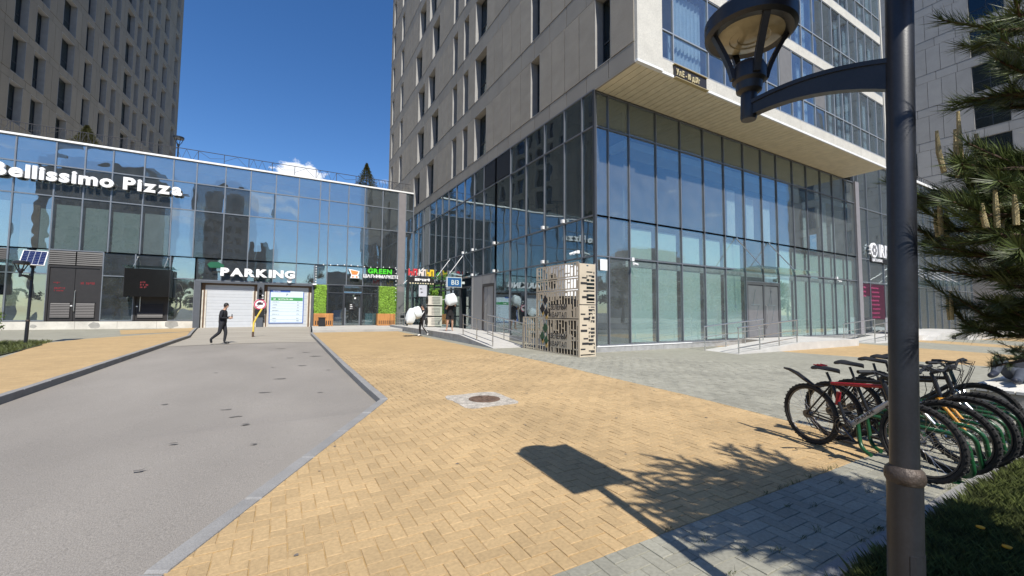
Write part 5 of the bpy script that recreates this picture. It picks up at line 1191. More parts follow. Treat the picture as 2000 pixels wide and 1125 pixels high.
def bike(label, loc, rz, fc, accent, text=None, steer=0.0, fork=None, mud=True, lean=0.0, tcol=None, saddle_h=.0, downcol=None, rise=.05):
    t_ = thing('bicycle', label, 'bicycle', loc, 'bicycles in the green rack'); t_.rotation_euler = (lean, 0, rz)
    Mf = mat('bike_' + fc[0], fc[1], .32, .2, .05); Ma = mat('bike_' + accent[0], accent[1], .35, .1, .05)
    P = lambda nm, mb, m, smooth=True, par=None: part(nm, mb, m, par or t_, smooth, local=True)
    ra, fa, bb = Vector((0, 0, WR)), Vector((1.09, 0, WR)), Vector((.43, 0, .31)); st = Vector((.285, 0, .74)); hb = Vector((.865, 0, .66)); ht = Vector((.825, 0, .80))
    for ax, nm in ((ra, 'r'), (fa, 'f')):
        w = link('wheel', WM[0], t_, ax); link('rim', WM[1], w); link('spokes', WM[2], w); link('hub', WM[3], w)
        if nm == 'f': w.rotation_euler.z = steer
    f = MB(); f.tube([bb, st], .017, 10); P('head_tube', MB().tube([hb, ht + Vector((-.01, 0, .03))], .022, 10), Mf)
    for y in (-.055, .055):
        f.tube([bb + Vector((-.02, y * .4, 0)), ra + Vector((0, y, 0))], .010, 8); f.tube([st + Vector((0, y * .3, -.02)), (st + ra) / 2 + Vector((.02, y, 0)), ra + Vector((0, y, 0))], .009, 8)
    f.lathe([(.028, -.04), (.028, .04)], bb, 12, axis=(0, 1, 0)); fr = P('frame', f, Mf)
    P('top_tube', MB().tube([st, ht], .019, 10), Ma, True, fr); P('down_tube', MB().tube([bb, hb], .027, 10), downcol or Ma, True, fr)
    if text:
        d = (hb - bb).normalized() if text[1] == 'd' else (ht - st).normalized(); o0 = (bb if text[1] == 'd' else st) + d * .13; up_ = Vector((0, 1, 0)).cross(d) * -1
        if up_.z < 0: up_ = -up_
        for side in (1, -1):
            m = MB(); dd = d * side * -1 if side == 1 else d
            oo = (o0 + d * (.36 if text[1] == 'd' else .40)) if side == 1 else o0
            text_mb(m, text[0], oo + Vector((0, side * .0275, 0)) - up_ * .016, dd, up_, (0, side, 0), .034, .008, .002, gap=.12, wide=1.25); P('frame_text', m, tcol or M_white, False, fr)
    k = MB()
    dr = Matrix.Rotation(steer, 3, 'Z')
    for y in (-.05, .05):
        k.tube([hb + Vector((.012, y, -.05)), fa + Vector((-.01, y, .02)), fa + Vector((0, y, 0))], [.018, .015, .012], 8)
    k.tube([hb + Vector((.012, -.06, -.045)), hb + Vector((.012, .06, -.045))], .02, 8); P('fork', k, fork or M_chrome)
    sp = st + Vector((-.05, 0, .115 + saddle_h)); P('seat_post', MB().tube([st, sp], .013, 8), M_black)
    s = MB(); prof = [(-.13, .075, .0), (-.09, .085, .012), (-.02, .06, .006), (.05, .032, 0), (.13, .018, -.006), (.15, .006, -.012)]; vs_ = []
    for (x, w_, z) in prof:
        for j in range(8):
            a = 6.2832 * j / 8; vs_.append((sp.x + x, w_ * math.cos(a), sp.z + .035 + z + (.028 if math.sin(a) > 0 else .02) * math.sin(a)))
    s.add(vs_, [(i * 8 + j, i * 8 + (j + 1) % 8, i * 8 + 8 + (j + 1) % 8, i * 8 + 8 + j) for i in range(5) for j in range(8)] + [tuple(range(8))[::-1], tuple(range(40, 48))]); sd_ = P('saddle', s, M_black)
    if accent[0] == 'red':
        q = MB()
        for y in (-.035, 0, .035): q.tube([(sp.x - .11, y * 1.4, sp.z + .076), (sp.x - .02, y, sp.z + .071)], .006, 5)
        P('saddle_stripe', q, Ma, True, sd_)
    hc = ht + Vector((-.03, 0, .08)); hx = hc + Vector((.075, 0, .03)); b = MB(); b.tube([ht, hc], .017, 8); b.tube([hc, hx], .017, 8)
    wd = .31; bar = [hx + Vector((-.05, -wd, rise)), hx + Vector((-.02, -.15, rise * .9)), hx + Vector((0, -.05, 0)), hx + Vector((0, .05, 0)), hx + Vector((-.02, .15, rise * .9)), hx + Vector((-.05, wd, rise))]
    b.tube(bar, .0125, 8); hbr = P('handlebar', b, M_black)
    for e, i in ((0, 1), (5, 4)):
        v = (bar[i] - bar[e]).normalized(); P('grip', MB().tube([bar[e], bar[e] + v * .12], .018, 8), M_black, True, hbr)
        P('brake_lever', MB().tube([bar[e] + v * .15, bar[e] + v * .12 + Vector((.05, 0, -.025)), bar[e] + v * .03 + Vector((.07, 0, -.04))], .006, 5), M_black, True, hbr)
    cb = MB()
    for y, z in ((.16, .09), (-.16, .09), (.1, .05)): cb.tube([hx + Vector((0, y, rise)), hx + Vector((.13, y * .8, z * .3)), hx + Vector((.10, y * .3, -.14)), hb + Vector((.05, y * .2, -.02))], .0032, 5)
    P('cable', cb, M_black)
    c = MB(); c.tube([bb + Vector((.09 * math.cos(6.2832 * i / 24), -.055, .09 * math.sin(6.2832 * i / 24))) for i in range(24)], .006, 6, closed=True); c.tube([bb + Vector((.06 * math.cos(6.2832 * i / 24), -.05, .06 * math.sin(6.2832 * i / 24))) for i in range(24)], .008, 6, closed=True); c.lathe([(.045, -.012), (.045, .012)], ra + Vector((0, -.045, 0)), 16, axis=(0, 1, 0)); P('chainring', c, M_rim)
    ch = MB(); ch.tube([bb + Vector((0, -.055, .095)), ra + Vector((0, -.045, .045)), ra + Vector((-.045, -.045, 0)), ra + Vector((0, -.045, -.06)), ra + Vector((.05, -.045, -.14)), bb + Vector((0, -.055, -.095)), bb + Vector((.095, -.055, 0))], .005, 5, closed=True); P('chain', ch, M_black)
    for sgn in (1, -1):
        e = bb + Vector((.13 * sgn, -.08 * sgn, -.11 * sgn)); q = P('crank', MB().tube([bb + Vector((0, -.07 * sgn, 0)), e], .011, 8), M_rim)
        P('pedal', MB().box(e.x - .045, e.y - .05 - .05 * sgn, e.z - .01, e.x + .045, e.y + .05 - .05 * sgn, e.z + .01), M_black, False, q)
    if mud:
        m = MB(); pts = [(-.32, 0, .83), (-.24, 0, .822), (-.14, 0, .79), (-.04, 0, .735), (.07, 0, .68), (.19, 0, .69)]; m.tube(pts, [.012, .02, .024, .024, .018, .010], 6, sx=1.0); P('mudguard', m, M_black)
    P('kickstand', MB().tube([bb + Vector((-.1, .05, -.02)), Vector((.2, .1, .12))], .009, 6), M_rim)
    if accent[0] == 'red':
        P('shock', MB().tube([(.335, 0, .52), (.36, 0, .66)], .022, 10), Ma)
    return t_
BRED = ('red', (.30, .012, .02)); BBLK = ('black', (.015, .015, .017)); BYEL = ('orange', (.55, .25, .02)); BGRN = ('green', (.03, .05, .04)); BWHT = ('silver', (.5, .5, .5))
RZ = R_(-95)
bike('black and red mountain bike with upswept mudguard, nearest in the rack', (5.45, 2.5, 0), R_(-107.5), BBLK, BRED, ('GRANDE', 'd'), 0, mat('bike_fork_black', (.03, .03, .03), .4), True, R_(2), M_black, downcol=mat('bike_silver', (.5, .5, .5), .35, .3))
bike('black bicycle with bare top tube, second in the rack from the left', (5.88, 2.45, 0), R_(-104), BBLK, BBLK, None, .1, M_chrome, False, R_(3), saddle_h=.04)
bike('dark bicycle with an orange fork in the middle of the rack', (6.30, 2.42, 0), R_(-105), BBLK, BBLK, None, .12, mat('bike_orange', (.55, .25, .02)), False, R_(-2), saddle_h=.06)
bike('black bicycle with a silver fork, fourth along the rack', (6.74, 2.42, 0), R_(-103), BBLK, BBLK, None, .05, M_chrome, False, R_(2), saddle_h=.07, rise=.08)
bike('dark green bicycle with white ND ROVER lettering at the far end of the rack', (7.62, 2.62, 0), R_(-104), BGRN, BBLK, ('ND ROVER', 't'), .25, M_chrome, False, R_(-1), M_white, .02, rise=.02)
# ================================================================== spiral rack
rk = thing('bike_rack', 'green tubular spiral bicycle rack on the paving edge', 'bike rack', (6.4, 1.6, 0))
M_green = mat('glossy_green_tube', (.012, .072, .026), .33, var=.25, scale=10)
def loop(x0, dx, y0, y1, z0, z1, slope):
    pts = []
    rc = .11
    cor = [(y1 - rc, z0 + rc, -90, 0), (y1 - rc, z1 - rc, 0, 90), (y0 + rc, z1 - rc, 90, 180), (y0 + rc, z0 + rc, 180, 270)]
    for (cy_, cz, a0, a1) in cor:
        for k in range(6):
            a = R_(a0 + (a1 - a0) * k / 5); pts.append((cy_ + rc * math.cos(a), cz + rc * math.sin(a)))
    n_ = len(pts); return [(x0 + dx * i / n_ + (y - 2.0) * .28, y + slope * (z - z0), z) for i, (y, z) in enumerate(pts)]
for i in range(10):
    mb = MB(); mb.tube(loop(5.36 + i * .245, .245, 1.18, 2.02, .06, .44, .10), .020, 10); part('loop', mb, M_green, rk, True)
for x_ in (5.36, 7.6):
    mb = MB(); mb.tube([(x_, 1.3, .06), (x_, 1.3, -.02)], .025, 8); mb.box(x_ - .06, 1.24, -.004, x_ + .06, 1.36, .008); part('foot', mb, M_green, rk)
# ================================================================== bench
bn = thing('bench', 'concrete bench with white slatted seat behind the bikes, cut by right edge', 'bench', (10.3, 1.75, 0))
part('base', MB().prism([(9.2, 1.5), (12.2, 1.5), (12.2, 2.05), (9.2, 2.05)], 0, .38, cham=.02), mat('pale_bench_concrete', (.42, .40, .37), .9, var=.3, scale=6, bump=.4), bn)
for i in range(5): part('slat', MB().box(9.12, 1.47 + i * .128, .385, 12.3, 1.47 + i * .128 + .112, .425), mat('white_slat', (.66, .64, .58), .6, orand=.06), bn)
# ================================================================== people
def person(label, loc, rz, J, E, mats, lab, hair=None, hands=(), extra=None):
    """J: joint -> (x, y, z, r); E: edges; lab: material slot for each edge. One skinned body mesh; face, hands, hair follow"""
    t_ = thing('person', label, 'person', loc); t_.rotation_euler.z = rz
    names = list(J); me = bpy.data.meshes.new('b'); me.from_pydata([J[k][:3] for k in names], [(names.index(a), names.index(b)) for a, b in E], [])
    ob = bpy.data.objects.new('b', me); col.objects.link(ob); ob.modifiers.new('s', 'SKIN'); ss = ob.modifiers.new('u', 'SUBSURF'); ss.levels = 2; ss.render_levels = 2
    sv = me.skin_vertices[0].data
    for i, k in enumerate(names):
        r = J[k][3]; sv[i].radius = r if isinstance(r, tuple) else (r, r); sv[i].use_root = (k == 'pelvis')
    dg = bpy.context.evaluated_depsgraph_get(); dg.update(); em = bpy.data.meshes.new_from_object(ob.evaluated_get(dg)); bpy.data.objects.remove(ob)
    mb = MB(); seg = [(Vector(J[a][:3]), Vector(J[b][:3]), lab[i]) for i, (a, b) in enumerate(E)]
    def near(p):
        best = None
        for a, b, l in seg:
            d = b - a; t = max(0, min(1, (p - a).dot(d) / d.length_squared)); dd = (p - a - d * t).length
            if best is None or dd < best[0]: best = (dd, l)
        return best[1]
    vs_ = [v.co.copy() for v in em.vertices]; mb.v = vs_; mb.f = [list(p.vertices) for p in em.polygons]; mb.m = [near(p.center) for p in em.polygons]
    # hands: palm and five fingers bent forward from each wrist
    for (w_, fwd, side, sk) in hands:
        w_ = Vector(w_); fwd = Vector(fwd).normalized(); side = Vector(side).normalized(); dn = fwd.cross(side).normalized()
        mb.tube([w_ - fwd * .02, w_ + fwd * .045, w_ + fwd * .085], [.024, .036, .033], 8, sk)
        for i, (o, l) in enumerate(((-.027, .062), (-.009, .075), (.009, .072), (.027, .055))):
            p = w_ + fwd * .075 + side * o; mb.tube([p, p + fwd * l * .55 + dn * .006, p + fwd * l * .85 + dn * .026], [.010, .009, .007], 6, sk)
        p = w_ + fwd * .02 - side * .028; mb.tube([p, p - side * .022 + fwd * .03, p - side * .022 + fwd * .06], [.012, .010, .008], 6, sk)
    body = part('body', mb, mats, t_, True, local=True)
    hd = Vector(J['head'][:3])
    # face
    fw = Vector(J['nose'][:3]) - hd; fw.z *= .3; fw.normalize(); sd_ = fw.cross(Vector((0, 0, 1))).normalized()
    f = MB()
    for s in (-1, 1): f.lathe([(.0, -.006), (.012, 0), (0, .006)], hd + fw * .088 + sd_ * s * .032 + Vector((0, 0, .015)), 8, axis=fw)
    part('eyes', f, M_black, t_, True, local=True)
    f = MB(); f.tube([hd + fw * .09 + sd_ * -.024 + Vector((0, 0, -.065)), hd + fw * .093 + Vector((0, 0, -.066)), hd + fw * .09 + sd_ * .024 + Vector((0, 0, -.065))], .006, 6); part('mouth', f, mat('lip', (.30, .10, .08), .5), t_, True, local=True)
    f = MB()
    for s in (-1, 1): f.lathe([(.0, -.012), (.03, -.004), (.026, .008), (0, .01)], hd + sd_ * s * .085, 10, axis=sd_ * s)
    part('ears', f, mats[0], t_, True, local=True)
    if hair:
        h = MB(); n_ = 16; vs_ = []
        for i in range(7):
            th = R_(8 + 17 * i)
            for j in range(n_):
                a = 6.2832 * j / n_; d = sd_ * math.cos(a) + fw * math.sin(a); cut = max(0, math.sin(a)); tt = th * (1 - .42 * cut)
                vs_.append(hd + d * math.sin(tt) * .101 + Vector((0, 0, .012 + math.cos(tt) * .128)))
        h.add(vs_, [(i * n_ + j, i * n_ + (j + 1) % n_, i * n_ + n_ + (j + 1) % n_, i * n_ + n_ + j) for i in range(6) for j in range(n_)] + [tuple(range(n_))]); part('hair', h, hair, t_, True, local=True)
    if extra: extra(t_)
    return t_
M_skin = mat('skin', (.46, .27, .18), .55, var=.05); M_navy = mat('black_navy_cloth', (.012, .013, .018), .85, var=.3, scale=14, bump=.4, bscale=20)
M_shoe = mat('black_shoe', (.012, .012, .012), .35); M_hairb = mat('dark_hair', (.012, .009, .007), .6); M_shw = mat('white_sneaker', (.7, .68, .65), .6); M_stripe = mat('white_stripe', (.78, .78, .78), .7)
BE = [('pelvis', 'waist'), ('waist', 'chest'), ('chest', 'neckb'), ('neckb', 'neck'), ('neck', 'head'), ('head', 'crown'), ('head', 'nose'),
      ('chest', 'shl'), ('shl', 'ell'), ('ell', 'wrl'), ('chest', 'shr'), ('shr', 'elr'), ('elr', 'wrr'),
      ('pelvis', 'hil'), ('hil', 'knl'), ('knl', 'anl'), ('anl', 'tol'), ('pelvis', 'hir'), ('hir', 'knr'), ('knr', 'anr'), ('anr', 'tor')]
#       slots: 0 skin 1 top 2 trousers 3 shoes
BL = [1, 1, 1, 0, 0, 0, 0, 1, 1, 1, 1, 1, 1, 2, 2, 2, 3, 2, 2, 2, 3]
# walking man in black, looking at his phone (walks towards +x)
J = dict(pelvis=(0, 0, .95, (.15, .13)), waist=(0.0, 0, 1.08, (.165, .135)), chest=(.03, 0, 1.34, (.175, .14)), neckb=(.05, 0, 1.47, .085), neck=(.07, 0, 1.53, .055), head=(.11, -.01, 1.645, (.088, .092)), crown=(.105, -.01, 1.71, (.078, .08)), nose=(.195, -.03, 1.62, .02),
         shl=(.02, .18, 1.41, .075), ell=(.02, .25, 1.14, .058), wrl=(.25, .10, 1.16, .036), shr=(.02, -.18, 1.41, .075), elr=(.0, -.25, 1.13, .060), wrr=(.26, -.10, 1.12, .036),
         hil=(.01, .09, .88, .105), knl=(.10, .09, .49, .072), anl=(.06, .09, .10, .052), tol=(.25, .10, .045, .045), hir=(-.01, -.09, .88, .105), knr=(-.07, -.10, .50, .074), anr=(-.38, -.10, .22, .052), tor=(-.34, -.11, .05, .048))
def phone(t_): part('phone', MB().box(.33, -.035, 1.16, .345, .035, 1.29), M_black, t_, False, local=True)
person('man in black jacket and trousers walking with lowered head before the garage doors', (-2.1, 21.64, road_z(-2.1, 21.64) + .012), R_(-14), J, BE, [M_skin, M_navy, mat('charcoal_trousers', (.02, .021, .026), .85, var=.2, scale=10), M_shoe], BL, M_hairb, [((.25, .10, 1.16), (1, -.45, .1), (0, 0, 1), 0), ((.26, -.10, 1.12), (1, .45, .1), (0, 0, 1), 0)], phone)
# man in striped tracksuit carrying bags (walks towards -x)
def stripes(t_):
    mb = MB()
    for y in (-1,): 
        mb.tube([(-.03, -.262, 1.38), (-.17, -.272, 1.18)], .016, 6); mb.tube([(-.17, -.272, 1.18), (-.40, -.19, 1.14)], .014, 6); mb.tube([(.03, -.175, .9), (-.0, -.185, .52)], .016, 6); mb.tube([(.0, -.185, .52), (.26, -.165, .22)], .014, 6)
    part('stripe', mb, M_stripe, t_, True, local=True)
J = dict(pelvis=(0, 0, .93, (.14, .13)), waist=(.02, 0, 1.08, (.15, .13)), chest=(.05, 0, 1.33, (.165, .135)), neckb=(.04, 0, 1.46, .08), neck=(.02, 0, 1.52, .052), head=(.0, 0, 1.63, (.086, .09)), crown=(.005, 0, 1.70, (.078, .08)), nose=(-.085, -.02, 1.61, .02),
         shl=(.03, .18, 1.39, .07), ell=(-.15, .24, 1.18, .055), wrl=(-.42, .14, 1.14, .034), shr=(.03, -.18, 1.39, .07), elr=(-.15, -.22, 1.17, .056), wrr=(-.43, -.15, 1.13, .034),
         hil=(0, .09, .86, .095), knl=(-.10, .09, .49, .066), anl=(-.06, .09, .10, .046), tol=(-.22, .10, .045, .042), hir=(.02, -.09, .86, .095), knr=(.02, -.10, .49, .066), anr=(.30, -.10, .19, .046), tor=(.27, -.10, .05, .042))
person('man in black tracksuit with white stripes carrying two white sacks', (6.92, 22.24, gz(22)), R_(10), J, BE, [M_skin, M_navy, mat('black_track_trousers', (.012, .012, .014), .85), M_shw], BL, M_hairb, [((-.42, .14, 1.14), (-1, -.2, .2), (0, 0, 1), 0), ((-.43, -.15, 1.13), (-1, .2, .2), (0, 0, 1), 0)], stripes)
def sack(label, loc, w_, d_, h_, rz, tilt, seed):
    r = random.Random(seed); mb = MB(); n1, n2 = 14, 10; vs_ = []; ph = [r.uniform(0, 6) for _ in range(6)]
    for i in range(n2 + 1):
        v = -math.pi / 2 + math.pi * i / n2
        for j in range(n1):
            a = 6.2832 * j / n1; se = lambda x: math.copysign(abs(x) ** .62, x)
            k = 1 + .07 * math.sin(3 * a + ph[0] + 2 * v) + .05 * math.sin(5 * a + ph[1] - 3 * v) + .04 * math.sin(4 * v + ph[2])
            vs_.append((w_ / 2 * se(math.cos(v)) * se(math.cos(a)) * k, d_ / 2 * se(math.cos(v)) * se(math.sin(a)) * k, h_ / 2 * se(math.sin(v)) * k))
    mb.add(vs_, [(i * n1 + j, i * n1 + (j + 1) % n1, i * n1 + n1 + (j + 1) % n1, i * n1 + n1 + j) for i in range(n2) for j in range(n1)])
    o = link('sack', mb.mesh('sack', mat('white_woven_sack', (.70, .74, .74), .6, var=.06, scale=8, bump=.5, bscale=14), True), None, loc); o.rotation_euler = (0, tilt, rz); tag(o, label, 'sack')
sack('white sack held low in front by the man in the tracksuit', (6.26, 22.12, gz(22) + 1.12), .46, .5, .86, R_(10), R_(18), 2)
sack('white sack held against the chest by the man in the tracksuit', (6.56, 22.08, gz(22) + 1.30), .52, .5, .62, R_(10), R_(-25), 4)
# person with a sack over the shoulder, shorts
J = dict(pelvis=(0, 0, .92, (.15, .13)), waist=(.0, 0, 1.05, (.16, .13)), chest=(.0, 0, 1.30, (.175, .14)), neckb=(0, .0, 1.43, .08), neck=(.0, .02, 1.49, .052), head=(-.02, .04, 1.60, (.086, .09)), crown=(-.02, .04, 1.67, (.078, .08)), nose=(-.02, -.055, 1.58, .02),
         shl=(-.18, 0, 1.36, .07), ell=(-.24, -.10, 1.20, .055), wrl=(-.16, -.30, 1.46, .034), shr=(.18, 0, 1.36, .07), elr=(.27, -.16, 1.38, .052), wrr=(.14, -.34, 1.56, .034),
         hil=(-.10, 0, .86, .105), knl=(-.14, -.06, .48, .062), anl=(-.16, .03, .09, .042), tol=(-.24, -.12, .04, .04), hir=(.10, 0, .86, .105), knr=(.14, -.03, .48, .062), anr=(.15, .06, .09, .042), tor=(.15, -.10, .04, .04))
BL2 = [1, 1, 1, 0, 0, 0, 0, 1, 1, 0, 1, 1, 0, 2, 0, 0, 0, 2, 0, 0, 0]
E2 = BE + []
def shorts(t_):
    mb = MB()
    for s in (-1, 1): mb.tube([(s * .08, 0, .93), (s * .115, -.02, .74), (s * .125, -.03, .63)], [.13, .122, .118], 14)
    part('shorts', mb, mat('black_shorts', (.012, .011, .012), .9), t_, True, local=True)
    mb = MB(); mb.tube([(0, 0, 1.48), (0, 0, 1.36), (0, 0, 1.05), (0, 0, .84)], [.11, .215, .205, .20], 16, sx=.8); part('top', mb, mat('black_top', (.011, .010, .011), .9, bump=.4, bscale=20), t_, True, local=True)
person('person in black top and shorts with bare legs, face hidden by a sack', (8.25, 21.5, .435), R_(-8), J, BE, [M_skin, mat('black_top', (.011, .010, .011), .9, bump=.4, bscale=20), mat('black_shorts', (.012, .011, .012), .9), M_skin], BL2, M_hairb, [((-.16, -.30, 1.46), (.4, -.3, .9), (1, 0, 0), 0), ((.14, -.34, 1.56), (-.5, -.3, .8), (1, 0, 0), 0)], shorts)
sack('bulky white sack hiding the face of the bare-legged person', (8.20, 21.2, .435 + 1.72), .64, .42, .60, R_(-8), R_(-14), 6)
# someone resting on the bench, only a bent leg in view
J = dict(pelvis=(0, 0, .12, (.15, .14)), waist=(.16, 0, .14, (.155, .13)), chest=(.40, 0, .20, (.17, .14)), neckb=(.52, 0, .25, .08), neck=(.57, 0, .27, .052), head=(.67, 0, .31, (.086, .09)), crown=(.73, 0, .34, (.078, .08)), nose=(.62, 0, .39, .02),
         shl=(.40, .18, .24, .07), ell=(.10, .24, .36, .055), wrl=(-.22, .16, .40, .034), shr=(.40, -.18, .24, .07), elr=(.14, -.26, .24, .055), wrr=(-.12, -.2, .36, .034),
         hil=(-.06, .09, .12, .10), knl=(-.42, .12, .36, .075), anl=(-.74, .13, .17, .05), tol=(-.95, .14, .15, .042), hir=(-.06, -.09, .12, .10), knr=(-.46, -.10, .20, .075), anr=(-.80, -.10, .08, .05), tor=(-.98, -.10, .12, .042))
person('person resting on the bench, bent leg in grey jeans and dark sneaker', (10.5, 1.78, .425), R_(1), J, BE, [M_skin, M_navy, mat('grey_jeans', (.05, .058, .075), .85, var=.3, scale=8), mat('dark_sneaker', (.010, .012, .022), .6)], BL, M_hairb, [((-.22, .16, .40), (-1, 0, -.2), (0, 1, 0), 0), ((-.12, -.2, .36), (-1, .2, -.2), (0, 1, 0), 0)])
# ================================================================== planting
M_bark = mat('pine_bark', (.09, .055, .035), .9, var=.4, scale=14, bump=1, bscale=40)
def needle_mat(nm, c): return mat(nm, c, .5, 0, .25, 3.0, orand=.45)
M_need = needle_mat('pine_needle', (.068, .092, .022)); M_cand = mat('pine_candle', (.42, .34, .17), .8, var=.25, scale=60, bump=.8, bscale=300)
def needles(mb, p, d, n_, ln, wd, spread=1.0, seedr=rnd):
    """a shoot: needles leaving the twig p..p+d, leaning forward"""
    d = Vector(d); L = d.length; dn = d / L; a0 = dn.orthogonal().normalized(); b0 = dn.cross(a0)
    for i in range(n_):
        s = seedr.random(); a = seedr.uniform(0, 6.2832); o = a0 * math.cos(a) + b0 * math.sin(a); th = seedr.uniform(.45, 1.0) * spread
        v = (dn * math.cos(th) + o * math.sin(th)); v.z += .12; v.normalize(); q = p + d * s; l = ln * seedr.uniform(.55, 1.15); t = v.cross(o + dn * .3)
        if t.length < 1e-3: continue
        t = t.normalized() * wd; m = q + v * l * .55 + Vector((0, 0, -.01 * l)); e = q + v * l
        mb.add([q - t, q + t, m + t, e, m - t], [(0, 1, 2, 4), (4, 2, 3)])
def pine(name, label, base, trunk_h, shoots, ln, wd, nn, twig=.12, r0=.09, candles=(), group=None):
    t_ = thing(name, label, 'tree', base); B0 = Vector(base)
    tr = MB(); tr.tube([B0 + Vector((0, 0, -.1)), B0 + Vector((.03, .02, trunk_h * .5)), B0 + Vector((0, 0, trunk_h))], [r0, r0 * .7, r0 * .2], 10)
    br = MB(); cr = MB()
    for (z0, tip, nsub) in shoots:
        a = B0 + Vector((0, 0, z0)); tip = Vector(tip); m = a.lerp(tip, .5) + Vector((0, 0, -.05)); br.tube([a, m, tip], [.03, .018, .007], 6)
        L = (tip - a).length
        for k in range(nsub):
            s = .30 + .70 * k / max(1, nsub - 1); p = a.lerp(m, s * 2) if s < .5 else m.lerp(tip, s * 2 - 1)
            dv = (tip - a).normalized(); sd_ = dv.cross(Vector((0, 0, 1))).normalized() * rnd.uniform(-1, 1) + dv * rnd.uniform(.4, 1.1) + Vector((0, 0, rnd.uniform(-.15, .95)))
            sd_ = sd_.normalized() * twig * rnd.uniform(.7, 1.5); br.tube([p, p + sd_], [.006, .003], 5); needles(cr, p, sd_, nn, ln, wd)
        needles(cr, tip - (tip - m).normalized() * twig, (tip - m).normalized() * twig * 1.2, int(nn * 1.3), ln, wd)
    part('trunk', tr, M_bark, t_, True); part('branches', br, M_bark, t_, True)
    o = link('crown', cr.mesh('crown', M_need, off=WL[t_], recalc=False), t_)
    for (p, hs) in candles:
        for (dx, dy, h) in hs:
            c = MB(); q = Vector(p) + Vector((dx, dy, 0)); c.tube([q, q + Vector((dx * .25, dy * .25, h * .5)), q + Vector((dx * .3, dy * .3, h))], [.0085, .009, .005], 8); part('candle', c, M_cand, t_, True)
    return t_
PA = (3.75, -.6, 0)
